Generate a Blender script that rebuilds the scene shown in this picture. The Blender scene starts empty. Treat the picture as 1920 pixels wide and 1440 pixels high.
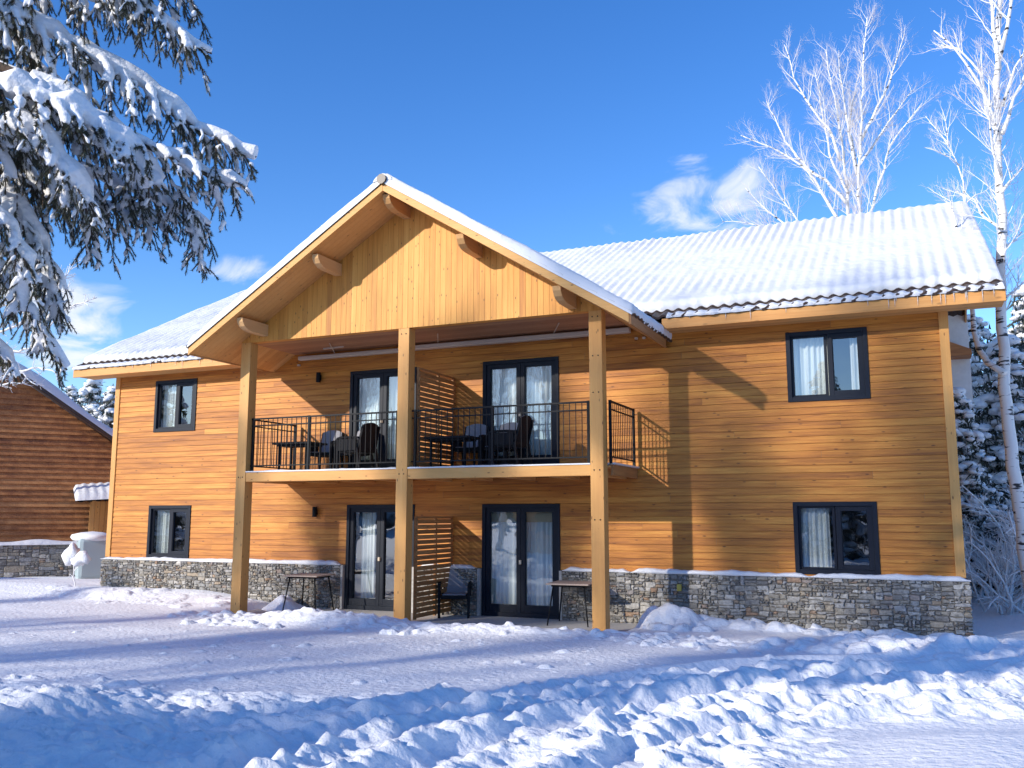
import bpy, math, random
import numpy as np
from mathutils import Vector, Matrix
random.seed(7); RNG = np.random.default_rng(11)
SC = bpy.context.scene
COL = SC.collection
R = math.radians

# ------------------------------------------------------------------ camera
CAM = np.array([10.982, -16.763, 1.979]); YAW, PIT = R(23.589), R(8.219); FPX = 1702.0
Fv = np.array([-math.sin(YAW)*math.cos(PIT), math.cos(YAW)*math.cos(PIT), math.sin(PIT)])
Rv = np.array([math.cos(YAW), math.sin(YAW), 0.0]); Uv = np.cross(Rv, Fv)
cd = bpy.data.cameras.new('camera'); cam = bpy.data.objects.new('camera', cd); COL.objects.link(cam)
cd.sensor_width = 36; cd.lens = 36*FPX/1920; cd.clip_start = .05; cd.clip_end = 3000
cam.location = CAM; cam.rotation_euler = (math.pi/2+PIT, 0, YAW)
SC.camera = cam
def ray(u, v):
    d = Fv + Rv*(u-960)/FPX + Uv*(720-v)/FPX
    return d
def at(u, v, Y):                      # point of the sight line on the vertical plane y=Y
    d = ray(u, v); return CAM + d*(Y-CAM[1])/d[1]
def atz(u, v, Z):
    d = ray(u, v); return CAM + d*(Z-CAM[2])/d[2]
def atd(u, v, D):
    d = ray(u, v); return CAM + d/np.linalg.norm(d)*D

# ------------------------------------------------------------------ sun, sky
SUN = Vector((.62, 1.0, -.45)).normalized()      # direction of travel of the light
SUN_EL = math.asin(-SUN.z); SUN_AZ = math.atan2(-SUN.x, -SUN.y)   # clockwise from +y
ld = bpy.data.lights.new('sun', 'SUN'); sun = bpy.data.objects.new('sun', ld); COL.objects.link(sun)
ld.energy = 3.6; ld.angle = R(.9); ld.color = (1, .93, .82)
sun.rotation_euler = SUN.to_track_quat('-Z', 'Y').to_euler(); sun.location = (-20, -10, 20)
W = bpy.data.worlds.new('World'); SC.world = W; W.use_nodes = True
def build_world():
    nt = W.node_tree; N = nt.nodes; L = nt.links; N.clear()
    out = N.new('ShaderNodeOutputWorld'); bg = N.new('ShaderNodeBackground'); bg.inputs[1].default_value = .15
    L.new(bg.outputs[0], out.inputs[0])
    sky = N.new('ShaderNodeTexSky'); sky.sky_type = 'NISHITA'; sky.sun_disc = False
    sky.sun_elevation = SUN_EL; sky.sun_rotation = SUN_AZ; sky.air_density = 1.0; sky.dust_density = .25; sky.ozone_density = 2.2; sky.altitude = 800
    hs = N.new('ShaderNodeHueSaturation'); hs.inputs['Saturation'].default_value = 1.32; hs.inputs['Value'].default_value = 1.17; hs.inputs['Hue'].default_value = .513
    L.new(sky.outputs[0], hs.inputs['Color'])
    tc = N.new('ShaderNodeTexCoord'); nz = N.new('ShaderNodeTexNoise'); nz.inputs['Scale'].default_value = 13; nz.inputs['Detail'].default_value = 7; nz.inputs['Roughness'].default_value = .58
    nz.inputs['Distortion'].default_value = .6
    mp = N.new('ShaderNodeMapping'); mp.inputs['Scale'].default_value = (1, 1, 1.9)
    L.new(tc.outputs['Generated'], mp.inputs[0]); L.new(mp.outputs[0], nz.inputs['Vector'])
    def m(op, a, b=None, c=None):
        n = N.new('ShaderNodeMath'); n.operation = op
        for i, x in enumerate((a, b, c)):
            if x is None: continue
            if isinstance(x, (int, float)): n.inputs[i].default_value = x
            else: L.new(x, n.inputs[i])
        return n.outputs[0]
    def dot(v):
        n = N.new('ShaderNodeVectorMath'); n.operation = 'DOT_PRODUCT'; L.new(tc.outputs['Generated'], n.inputs[0]); n.inputs[1].default_value = tuple(v); return n.outputs['Value']
    total = None
    for (u, v, wu, wv, amp) in ((1325, 345, 115, 48, .8), (1290, 400, 130, 46, .85), (445, 512, 75, 30, .8), (150, 625, 80, 42, 1.0), (130, 668, 90, 24, .9), (60, 560, 130, 50, .8), (1190, 362, 40, 10, .35), (180, 540, 60, 12, .3)):
        c = ray(u, v); c /= np.linalg.norm(c)
        r_ = np.cross(c, [0, 0, 1]); r_ /= np.linalg.norm(r_); u_ = np.cross(r_, c)
        a = m('DIVIDE', dot(r_), wu/FPX); b = m('DIVIDE', dot(u_), wv/FPX)
        q = m('ADD', m('MULTIPLY', a, a), m('MULTIPLY', b, b))
        s = m('SUBTRACT', 1.0, q); s = m('MAXIMUM', s, -1.5)
        front = m('GREATER_THAN', dot(c), .5)
        s = m('ADD', m('MULTIPLY', s, .55), m('MULTIPLY', m('SUBTRACT', nz.outputs['Fac'], .5), 3.4))
        s = m('MULTIPLY', s, front)
        mr = N.new('ShaderNodeMapRange'); mr.interpolation_type = 'SMOOTHSTEP'; L.new(s, mr.inputs[0]); mr.inputs[1].default_value = -.05; mr.inputs[2].default_value = .95; mr.inputs[4].default_value = amp
        k = m('MULTIPLY', mr.outputs[0], m('GREATER_THAN', m('SUBTRACT', 2.4, q), 0))
        total = k if total is None else m('MAXIMUM', total, k)
    mx = N.new('ShaderNodeMix'); mx.data_type = 'RGBA'; L.new(total, mx.inputs['Factor']); L.new(hs.outputs[0], mx.inputs['A']); mx.inputs['B'].default_value = (4.6, 4.75, 5.0, 1)
    L.new(mx.outputs['Result'], bg.inputs[0])
build_world()
SC.view_settings.view_transform = 'Standard'; SC.view_settings.look = 'None'; SC.view_settings.gamma = 1; SC.view_settings.exposure = 0.56
SC.cycles.max_bounces = 8; SC.cycles.diffuse_bounces = 4; SC.cycles.transparent_max_bounces = 12

# ------------------------------------------------------------------ noise in numpy
def _h(ix, iy, s): 
    n = (ix.astype(np.int64)*374761393 + iy.astype(np.int64)*668265263 + s*974711) & 0x7fffffff
    n = ((n ^ (n >> 13))*1274126177) & 0x7fffffff
    return ((n ^ (n >> 16)) & 0xffff)/65535.0
def vnoise(x, y, s=0):
    ix, iy = np.floor(x), np.floor(y); fx, fy = x-ix, y-iy
    fx = fx*fx*fx*(fx*(fx*6-15)+10); fy = fy*fy*fy*(fy*(fy*6-15)+10)
    a, b, c, d = _h(ix, iy, s), _h(ix+1, iy, s), _h(ix, iy+1, s), _h(ix+1, iy+1, s)
    return (a*(1-fx)+b*fx)*(1-fy)+(c*(1-fx)+d*fx)*fy
def fbm(x, y, o=4, s=0, g=.5):
    t = 0; a = 1; n = 0
    for k in range(o):
        t = t+a*vnoise(x*2**k+k*17.3, y*2**k-k*9.1, s+k); n += a; a *= g
    return t/n*2-1
def sst(e0, e1, x):
    t = np.clip((x-e0)/(e1-e0), 0, 1); return t*t*(3-2*t)

# ------------------------------------------------------------------ object helpers
WOFF = {}
def tag(o, label, cat=None, group=None, kind=None):
    if label: o['label'] = label
    if cat: o['category'] = cat
    if group: o['group'] = group
    if kind: o['kind'] = kind
    return o
def thing(name, label, cat, loc=(0, 0, 0), group=None, rz=0):
    o = bpy.data.objects.new(name, None); COL.objects.link(o); o.location = loc; o.rotation_euler = (0, 0, rz); o.empty_display_size = .2
    WOFF[o] = np.array(loc, float); return tag(o, label, cat, group)
def attach(o, parent):
    COL.objects.link(o)
    if parent is not None: o.parent = parent
def copy_tree(o, parent=None):
    c = o.copy(); COL.objects.link(c); c.parent = parent
    for ch in [x for x in KIDS.get(o, [])]: copy_tree(ch, c)
    return c
KIDS = {}
class MB:
    def __init__(s): s.v = []; s.f = []; s.r = []; s.n = 0
    def add(s, v, f, r=0.5):
        v = np.asarray(v, float).reshape(-1, 3); s.v.append(v)
        s.f.extend([tuple(int(i)+s.n for i in q) for q in f]); s.r.append(np.full(len(v), r) if np.isscalar(r) else np.asarray(r)); s.n += len(v); return s
    def box(s, x0, x1, y0, y1, z0, z1, r=.5, M=None):
        v = np.array([(x, y, z) for z in (z0, z1) for y in (y0, y1) for x in (x0, x1)], float)
        if M is not None: v = v@np.array(M.to_3x3()).T+np.array(M.translation)
        return s.add(v, [(0, 2, 3, 1), (4, 5, 7, 6), (0, 1, 5, 4), (2, 6, 7, 3), (0, 4, 6, 2), (1, 3, 7, 5)], r)
    def beam(s, p, q, w, h, r=.5, up=(0, 0, 1)):
        p, q = np.array(p, float), np.array(q, float); d = q-p; L = np.linalg.norm(d); d /= L
        a = np.cross(d, up); a /= np.linalg.norm(a); b = np.cross(a, d)
        v = [pt+a*w/2*i+b*h/2*j for pt in (p, q) for i, j in ((-1, -1), (1, -1), (1, 1), (-1, 1))]
        return s.add(v, [(0, 1, 2, 3), (7, 6, 5, 4), (0, 4, 5, 1), (1, 5, 6, 2), (2, 6, 7, 3), (3, 7, 4, 0)], r)
    def tube(s, P, rad, n=6, r=.5, cap=True):
        P = np.asarray(P, float); m = len(P); rad = np.broadcast_to(rad, (m,))
        T = np.gradient(P, axis=0); T /= np.linalg.norm(T, axis=1)[:, None]+1e-9
        ref = np.array([0, 0, 1.]) if abs(T[0][2]) < .9 else np.array([1., 0, 0])
        A = np.cross(T, ref); A /= np.linalg.norm(A, axis=1)[:, None]+1e-9; B = np.cross(T, A)
        an = np.arange(n)*2*math.pi/n
        V = P[:, None]+rad[:, None, None]*(np.cos(an)[None, :, None]*A[:, None]+np.sin(an)[None, :, None]*B[:, None])
        F = [(i*n+k, i*n+(k+1) % n, (i+1)*n+(k+1) % n, (i+1)*n+k) for i in range(m-1) for k in range(n)]
        if cap: F += [tuple(range(n-1, -1, -1)), tuple((m-1)*n+k for k in range(n))]
        return s.add(V.reshape(-1, 3), F, r)
    def build(s, name, mat, parent=None, smooth=False, bevel=0, loc=None):
        me = bpy.data.meshes.new(name); v = np.concatenate(s.v) if s.v else np.zeros((0, 3))
        off = WOFF.get(parent, np.zeros(3)) if parent is not None else (np.array(loc, float) if loc is not None else np.zeros(3))
        me.from_pydata((v-off).tolist(), [], s.f); me.materials.append(mat)
        at_ = me.attributes.new('rnd', 'FLOAT', 'POINT'); at_.data.foreach_set('value', np.concatenate(s.r).astype('f'))
        if smooth: me.polygons.foreach_set('use_smooth', [True]*len(me.polygons))
        me.update()
        o = bpy.data.objects.new(name, me); attach(o, parent)
        if parent is None: o.location = off
        else: KIDS.setdefault(parent, []).append(o)
        WOFF[o] = off
        if bevel:
            b = o.modifiers.new('bevel', 'BEVEL'); b.width = bevel; b.segments = 2; b.limit_method = 'ANGLE'
        return o
def grid(mb, P, r=.5, flip=False):
    """P: (n,m,3) array of points"""
    n, m = P.shape[:2]; idx = np.arange(n*m).reshape(n, m)
    q = np.stack([idx[:-1, :-1], idx[1:, :-1], idx[1:, 1:], idx[:-1, 1:]], -1).reshape(-1, 4)
    if flip: q = q[:, ::-1]
    mb.add(P.reshape(-1, 3), q.tolist(), r); return mb
_ico = None
def ico():
    global _ico
    if _ico is None:
        import bmesh
        bm = bmesh.new(); bmesh.ops.create_icosphere(bm, subdivisions=2, radius=1)
        _ico = (np.array([v.co[:] for v in bm.verts]), [tuple(x.index for x in f.verts) for f in bm.faces]); bm.free()
    return _ico
def blob(mb, c, rx, ry, rz, seed=0, amp=.25, r=.5):
    v, f = ico(); n = 1+amp*fbm(v[:, 0]*1.7+seed*3.1+v[:, 2], v[:, 1]*1.7-seed*1.3+v[:, 2]*.7, 2, seed % 97)
    mb.add(v*n[:, None]*np.array([rx, ry, rz])+np.array(c), f, r)

# ------------------------------------------------------------------ materials
def newmat(name):
    m = bpy.data.materials.new(name); m.use_nodes = True; nt = m.node_tree
    return m, nt, nt.nodes['Principled BSDF'], nt.nodes, nt.links
def simple(name, col, rough=.6, metal=0, bump=0, scale=60, var=0):
    m, nt, b, N, L = newmat(name); b.inputs['Base Color'].default_value = (*col, 1); b.inputs['Roughness'].default_value = rough; b.inputs['Metallic'].default_value = metal
    if bump or var:
        tc = N.new('ShaderNodeTexCoord'); nz = N.new('ShaderNodeTexNoise'); nz.inputs['Scale'].default_value = scale; nz.inputs['Detail'].default_value = 5; L.new(tc.outputs['Object'], nz.inputs['Vector'])
        if bump:
            bp = N.new('ShaderNodeBump'); bp.inputs['Strength'].default_value = bump; bp.inputs['Distance'].default_value = .01; L.new(nz.outputs['Fac'], bp.inputs['Height']); L.new(bp.outputs[0], b.inputs['Normal'])
        if var:
            cr = N.new('ShaderNodeValToRGB'); cr.color_ramp.elements[0].color = (*[c*(1-var) for c in col], 1); cr.color_ramp.elements[1].color = (*[min(1, c*(1+var)) for c in col], 1)
            cr.color_ramp.elements[0].position = .3; cr.color_ramp.elements[1].position = .7
            L.new(nz.outputs['Fac'], cr.inputs[0]); L.new(cr.outputs[0], b.inputs['Base Color'])
    return m
def wood(name, axis, cols, knots=1.0, grain=1.0, rough=.62, knot_scale=2.6, tone=.5):
    """axis: grain direction 0/1/2; cols = dark, mid, light; board tone from attribute rnd"""
    m, nt, b, N, L = newmat(name)
    tc = N.new('ShaderNodeTexCoord'); at_ = N.new('ShaderNodeAttribute'); at_.attribute_name = 'rnd'
    off = N.new('ShaderNodeCombineXYZ'); mu = N.new('ShaderNodeMath'); mu.operation = 'MULTIPLY'; mu.inputs[1].default_value = 37.0; L.new(at_.outputs['Fac'], mu.inputs[0])
    for i in range(3): L.new(mu.outputs[0], off.inputs[i])
    va = N.new('ShaderNodeVectorMath'); va.operation = 'ADD'; L.new(tc.outputs['Object'], va.inputs[0]); L.new(off.outputs[0], va.inputs[1])
    def mapn(s_along, s_cross):
        mp = N.new('ShaderNodeMapping'); sc = [s_cross]*3; sc[axis] = s_along; mp.inputs['Scale'].default_value = sc; L.new(va.outputs[0], mp.inputs[0]); return mp.outputs[0]
    g1 = N.new('ShaderNodeTexNoise'); g1.inputs['Scale'].default_value = 1; g1.inputs['Detail'].default_value = 6; g1.inputs['Roughness'].default_value = .65; g1.inputs['Distortion'].default_value = .5; L.new(mapn(1.3, 28), g1.inputs['Vector'])
    g2 = N.new('ShaderNodeTexNoise'); g2.inputs['Scale'].default_value = 1; g2.inputs['Detail'].default_value = 3; L.new(mapn(.7, 5), g2.inputs['Vector'])
    # knots: stretched voronoi cells, only near the centres of some
    vo = N.new('ShaderNodeTexVoronoi'); vo.inputs['Scale'].default_value = 1; vo.inputs['Randomness'].default_value = 1; L.new(mapn(knot_scale, knot_scale*2.6), vo.inputs['Vector'])
    def M(op, a, c=None, d=None):
        n = N.new('ShaderNodeMath'); n.operation = op
        for i, x in enumerate((a, c, d)):
            if x is None: continue
            if isinstance(x, (int, float)): n.inputs[i].default_value = x
            else: L.new(x, n.inputs[i])
        return n.outputs[0]
    t = M('ADD', M('MULTIPLY', M('SUBTRACT', g1.outputs['Fac'], .5), .95*grain), M('MULTIPLY', M('SUBTRACT', g2.outputs['Fac'], .5), .75*grain))
    t = M('ADD', t, M('MULTIPLY_ADD', M('SUBTRACT', at_.outputs['Fac'], .5), tone, .5))
    cr = N.new('ShaderNodeValToRGB'); e = cr.color_ramp.elements; e[0].position = .05; e[1].position = .95; e[0].color = (*cols[0], 1); e[1].color = (*cols[2], 1)
    k = e.new(.5); k.color = (*cols[1], 1); L.new(t, cr.inputs[0])
    mr = N.new('ShaderNodeMapRange'); mr.interpolation_type = 'SMOOTHSTEP'; L.new(vo.outputs['Distance'], mr.inputs[0]); mr.inputs[1].default_value = .055; mr.inputs[2].default_value = .17; mr.inputs[3].default_value = knots; mr.inputs[4].default_value = 0
    sep = N.new('ShaderNodeSeparateColor'); L.new(vo.outputs['Color'], sep.inputs[0])
    kf = M('MULTIPLY', mr.outputs[0], M('GREATER_THAN', sep.outputs[0], .25))
    mx = N.new('ShaderNodeMix'); mx.data_type = 'RGBA'; L.new(kf, mx.inputs['Factor']); L.new(cr.outputs[0], mx.inputs['A']); mx.inputs['B'].default_value = (*[c*.42 for c in cols[0]], 1)
    L.new(mx.outputs['Result'], b.inputs['Base Color']); b.inputs['Roughness'].default_value = rough
    bp = N.new('ShaderNodeBump'); bp.inputs['Strength'].default_value = .35; bp.inputs['Distance'].default_value = .004; L.new(g1.outputs['Fac'], bp.inputs['Height']); L.new(bp.outputs[0], b.inputs['Normal'])
    return m
def snowmat(name, col=(.86, .86, .865), s1=9, s2=70, d=.02):
    m, nt, b, N, L = newmat(name); b.inputs['Base Color'].default_value = (*col, 1); b.inputs['Roughness'].default_value = .75; b.inputs['Specular IOR Level'].default_value = .3
    b.inputs['Subsurface Weight'].default_value = .0
    tc = N.new('ShaderNodeTexCoord'); n1 = N.new('ShaderNodeTexNoise'); n1.inputs['Scale'].default_value = s1; n1.inputs['Detail'].default_value = 5; L.new(tc.outputs['Object'], n1.inputs['Vector'])
    n2 = N.new('ShaderNodeTexNoise'); n2.inputs['Scale'].default_value = s2; n2.inputs['Detail'].default_value = 4; L.new(tc.outputs['Object'], n2.inputs['Vector'])
    b1 = N.new('ShaderNodeBump'); b1.inputs['Strength'].default_value = .7; b1.inputs['Distance'].default_value = d; L.new(n1.outputs['Fac'], b1.inputs['Height'])
    b2 = N.new('ShaderNodeBump'); b2.inputs['Strength'].default_value = .55; b2.inputs['Distance'].default_value = d*.22; L.new(n2.outputs['Fac'], b2.inputs['Height']); L.new(b1.outputs[0], b2.inputs['Normal']); L.new(b2.outputs[0], b.inputs['Normal'])
    return m
M_SNOW = snowmat('ground_snow', s1=13, s2=60, d=.035); M_RSNOW = snowmat('roof_snow', (.74, .74, .75), s1=6, s2=45, d=.03); M_TSNOW = snowmat('tree_snow', (.82, .82, .825), 26, 110, .022)
M_FROST = simple('frost_bark', (.82, .8, .79), .8)
SIDING = wood('larch_siding', 0, ((.23, .066, .008), (.50, .178, .020), (.71, .315, .050)), knots=.8, grain=1.35, knot_scale=3.6, tone=.26)
PANEL = wood('gable_boards', 2, ((.38, .135, .02), (.65, .29, .05), (.78, .42, .10)), knots=1, grain=.75, knot_scale=4.8)
GLU = wood('glulam_upright', 2, ((.52, .21, .055), (.65, .32, .085), (.76, .43, .145)), knots=1, grain=.7, knot_scale=4.2)
GLUX = wood('glulam_level', 0, ((.52, .21, .055), (.65, .32, .085), (.76, .43, .145)), knots=1, grain=.7, knot_scale=4.2)
GLUY = wood('glulam_cross', 1, ((.42, .2, .06), (.58, .31, .11), (.68, .42, .19)), knots=.6, grain=.6, knot_scale=3.2)
FASCIA = wood('fascia_wood', 0, ((.40, .15, .03), (.60, .27, .07), (.72, .38, .12)), knots=.5, grain=.8)
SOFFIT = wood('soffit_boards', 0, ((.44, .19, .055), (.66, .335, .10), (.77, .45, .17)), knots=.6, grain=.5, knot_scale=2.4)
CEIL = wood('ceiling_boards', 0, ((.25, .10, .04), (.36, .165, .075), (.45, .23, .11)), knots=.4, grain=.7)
SCREENW = wood('screen_slats', 1, ((.22, .08, .022), (.38, .165, .05), (.52, .26, .09)), knots=.3)
OLDW = wood('old_dark_siding', 0, ((.17, .057, .018), (.43, .175, .055), (.62, .30, .11)), knots=.2, grain=1.3)
M_FRAME = simple('anthracite_frame', (.006, .010, .020), .5); M_FRAME.node_tree.nodes['Principled BSDF'].inputs['Specular IOR Level'].default_value = .25
M_RAIL = simple('black_steel', (.006, .007, .009), .55); M_RAIL.node_tree.nodes['Principled BSDF'].inputs['Specular IOR Level'].default_value = .2
M_WICK = simple('dark_wicker', (.011, .011, .013), .7, 0, .6, 160); M_WICK.node_tree.nodes['Principled BSDF'].inputs['Specular IOR Level'].default_value = .2
M_GREY = simple('grey_textile', (.27, .265, .28), .8, 0, .3, 200)
M_TTOP = simple('weathered_table_wood', (.36, .28, .23), .7, 0, .2, 40, .2)
M_CURT = simple('pale_curtain', (.80, .82, .80), .9)
M_BLIND = simple('beige_blind', (.55, .46, .30), .9)
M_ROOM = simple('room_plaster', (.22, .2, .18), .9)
M_TILE = simple('brown_metal_tile', (.05, .028, .02), .45, 0, .2, 30, .3)
M_WHITE = simple('cream_plastic', (.58, .48, .36), .6)
M_CONC = simple('concrete', (.42, .40, .37), .85, 0, .5, 25, .15)
M_MORT = simple('mortar', (.20, .18, .155), .95, 0, .6, 50, .2)
M_YEL = simple('yellow_paint', (.55, .42, .07), .5); M_RED = simple('red_paint', (.22, .012, .015), .4)
M_PLAST = simple('grey_blue_plastic', (.36, .45, .47), .5)
M_WIRE = simple('cable', (.02, .02, .02), .6)
M_TWIG = simple('frosty_fine_twigs', (.60, .54, .53), .8)
M_BARK = simple('spruce_bark', (.085, .055, .04), .9, 0, 1, 25, .3)
M_WHITEWALL = simple('white_render', (.78, .77, .74), .8, 0, .8, 7, .06)
def stonemat():
    m, nt, b, N, L = newmat('field_stone'); at_ = N.new('ShaderNodeAttribute'); at_.attribute_name = 'rnd'
    cr = N.new('ShaderNodeValToRGB'); e = cr.color_ramp.elements; e[0].position = 0; e[0].color = (.18, .17, .155, 1); e[1].position = 1; e[1].color = (.47, .44, .39, 1)
    for p, c in ((.15, (.20, .19, .175)), (.35, (.28, .25, .20)), (.5, (.27, .265, .25)), (.64, (.34, .285, .21)), (.68, (.30, .19, .12)), (.72, (.29, .285, .28)), (.9, (.38, .355, .31))):
        k = e.new(p); k.color = (*c, 1)
    L.new(at_.outputs['Fac'], cr.inputs[0])
    tc = N.new('ShaderNodeTexCoord'); nz = N.new('ShaderNodeTexNoise'); nz.inputs['Scale'].default_value = 22; nz.inputs['Detail'].default_value = 8; L.new(tc.outputs['Object'], nz.inputs['Vector'])
    mx = N.new('ShaderNodeMix'); mx.data_type = 'RGBA'; mx.blend_type = 'OVERLAY'; mx.inputs['Factor'].default_value = .8; L.new(cr.outputs[0], mx.inputs['A']); L.new(nz.outputs['Fac'], mx.inputs['B']); L.new(mx.outputs['Result'], b.inputs['Base Color'])
    bp = N.new('ShaderNodeBump'); bp.inputs['Strength'].default_value = .8; bp.inputs['Distance'].default_value = .012; L.new(nz.outputs['Fac'], bp.inputs['Height']); L.new(bp.outputs[0], b.inputs['Normal']); b.inputs['Roughness'].default_value = .85
    return m
M_STONE = stonemat()
def glassmat():
    m = bpy.data.materials.new('window_glass'); m.use_nodes = True; nt = m.node_tree; N = nt.nodes; L = nt.links; N.clear()
    o = N.new('ShaderNodeOutputMaterial'); mx = N.new('ShaderNodeMixShader'); tr = N.new('ShaderNodeBsdfTransparent'); gl = N.new('ShaderNodeBsdfGlossy'); gl.inputs['Roughness'].default_value = .01
    tr.inputs['Color'].default_value = (.88, .92, .92, 1); gl.inputs['Color'].default_value = (.92, .96, 1, 1)
    fr = N.new('ShaderNodeFresnel'); fr.inputs[0].default_value = 1.5; ma = N.new('ShaderNodeMath'); ma.operation = 'MULTIPLY_ADD'; ma.inputs[1].default_value = 1.9; ma.inputs[2].default_value = .1; ma.use_clamp = True
    L.new(fr.outputs[0], ma.inputs[0]); L.new(ma.outputs[0], mx.inputs[0]); L.new(tr.outputs[0], mx.inputs[1]); L.new(gl.outputs[0], mx.inputs[2]); L.new(mx.outputs[0], o.inputs[0])
    tc = N.new('ShaderNodeTexCoord'); nz = N.new('ShaderNodeTexNoise'); nz.inputs['Scale'].default_value = 1.6; L.new(tc.outputs['Object'], nz.inputs['Vector']); bp = N.new('ShaderNodeBump'); bp.inputs['Strength'].default_value = .12; bp.inputs['Distance'].default_value = .02
    L.new(nz.outputs['Fac'], bp.inputs['Height']); L.new(bp.outputs[0], gl.inputs['Normal'])
    return m
M_GLASS = glassmat()
def icemat():
    m, nt, b, N, L = newmat('ice'); b.inputs['Transmission Weight'].default_value = .6; b.inputs['Roughness'].default_value = .15; b.inputs['Base Color'].default_value = (.9, .93, .97, 1); b.inputs['IOR'].default_value = 1.31; return m
M_ICE = icemat()
def birchmat():
    m, nt, b, N, L = newmat('birch_bark'); tc = N.new('ShaderNodeTexCoord')
    mp = N.new('ShaderNodeMapping'); mp.inputs['Scale'].default_value = (3.5, 3.5, 17); L.new(tc.outputs['Object'], mp.inputs[0])
    nz = N.new('ShaderNodeTexNoise'); nz.inputs['Scale'].default_value = 1; nz.inputs['Detail'].default_value = 3; L.new(mp.outputs[0], nz.inputs['Vector'])
    cr = N.new('ShaderNodeValToRGB'); cr.color_ramp.elements[0].position = .36; cr.color_ramp.elements[0].color = (.035, .03, .03, 1); cr.color_ramp.elements[1].position = .41; cr.color_ramp.elements[1].color = (.78, .75, .71, 1)
    L.new(nz.outputs['Fac'], cr.inputs[0]); L.new(cr.outputs[0], b.inputs['Base Color']); b.inputs['Roughness'].default_value = .7
    return m
M_BIRCH = birchmat()
def needlemat(name, c0, c1):
    m, nt, b, N, L = newmat(name); at_ = N.new('ShaderNodeAttribute'); at_.attribute_name = 'rnd'
    cr = N.new('ShaderNodeValToRGB'); cr.color_ramp.elements[0].color = (*c0, 1); cr.color_ramp.elements[1].color = (*c1, 1); L.new(at_.outputs['Fac'], cr.inputs[0]); L.new(cr.outputs[0], b.inputs['Base Color']); b.inputs['Roughness'].default_value = .7
    return m
M_NEEDLE = needlemat('spruce_needles', (.022, .034, .014), (.17, .175, .11))
M_FARN = needlemat('far_needles', (.02, .03, .025), (.05, .06, .045))

# ------------------------------------------------------------------ snow ground
LX, LY = (3, 4.5, 7, 9, 12.3, 15), (-8.7, -8.2, -6.8, -4.4, -2.6, -2.2)
def mounds(X, Y, H):
    """round clods of snow"""
    rng = np.random.default_rng(5); xs, ys = X[:, 0], Y[0, :]
    B = H.copy()
    def put(n, x0, x1, y0, y1, r0, r1, hf, p=2.2, mask=None):
        for _ in range(n):
            cx, cy = rng.uniform(x0, x1), rng.uniform(y0, y1)
            if mask is not None and rng.random() > mask(cx, cy): continue
            r = r0+(r1-r0)*rng.random()**p; e = rng.uniform(.7, 1.4); th = rng.uniform(0, math.pi)
            i0, i1 = np.searchsorted(xs, (cx-r*2, cx+r*2)); j0, j1 = np.searchsorted(ys, (cy-r*2, cy+r*2))
            if i1-i0 < 2 or j1-j0 < 2: continue
            dx = X[i0:i1, j0:j1]-cx; dy = Y[i0:i1, j0:j1]-cy
            a = (dx*math.cos(th)+dy*math.sin(th))*e; b = (-dx*math.sin(th)+dy*math.cos(th))/e
            q = (a*a+b*b)/r/r
            q = q*(1+.7*fbm(dx/r*1.3+cx*7, dy/r*1.3+cy*5, 3, 3))
            if rng.random() < .5: h = np.sqrt(np.clip(1-q, 0, 1))*r*hf*rng.uniform(.5, 1.1)
            else: h = np.clip((1-q)*2.6, 0, 1)*r*hf*rng.uniform(.35, .9)*np.clip(1+.7*(dx*rng.uniform(-1, 1)+dy*rng.uniform(-1, 1))/r, .2, 2)
            H[i0:i1, j0:j1] = np.maximum(H[i0:i1, j0:j1], B[i0:i1, j0:j1]+h)
    def rough(cx, cy):      # rough trampled zone in the foreground
        lim = np.interp(cx, LX, LY); c = float(fbm(np.array([cx*.9]), np.array([cy*1.3]), 2, 60)[0])
        return max(0, .25+1.6*c) if cy < lim and not (cx > 9.6 and cy < -7.6+(cx-9.6)*.5) and not (cx < 4.4 and cy < -8.9) else .03
    put(15000, 1, 14.5, -12.4, -2.2, .012, .08, .6, 2.8, rough)
    put(110, 2, 14, -12, -3.2, .10, .22, .45, 1.6, rough)
    put(700, -2.6, 9, -3.5, -2.1, .02, .13, .6, 2.2, lambda a, b: max(0, .5+1.5*float(fbm(np.array([a*.9]), np.array([b*1.5]), 2, 61)[0])))
    put(160, -4, 8, -8, -3.2, .015, .06, .5, 2)
    put(50, 6.4, 7.7, -1.25, -.3, .05, .2, .8, 1.4)
    put(110, 7.5, 12, -.75, -.25, .04, .16, .7, 1.8)
    put(220, 8.8, 15, -3.0, -1.6, .05, .2, .6, 1.8)
    put(60, -8.5, -2, -1.6, -.3, .06, .25, .3, 1.5)
    return H
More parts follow.
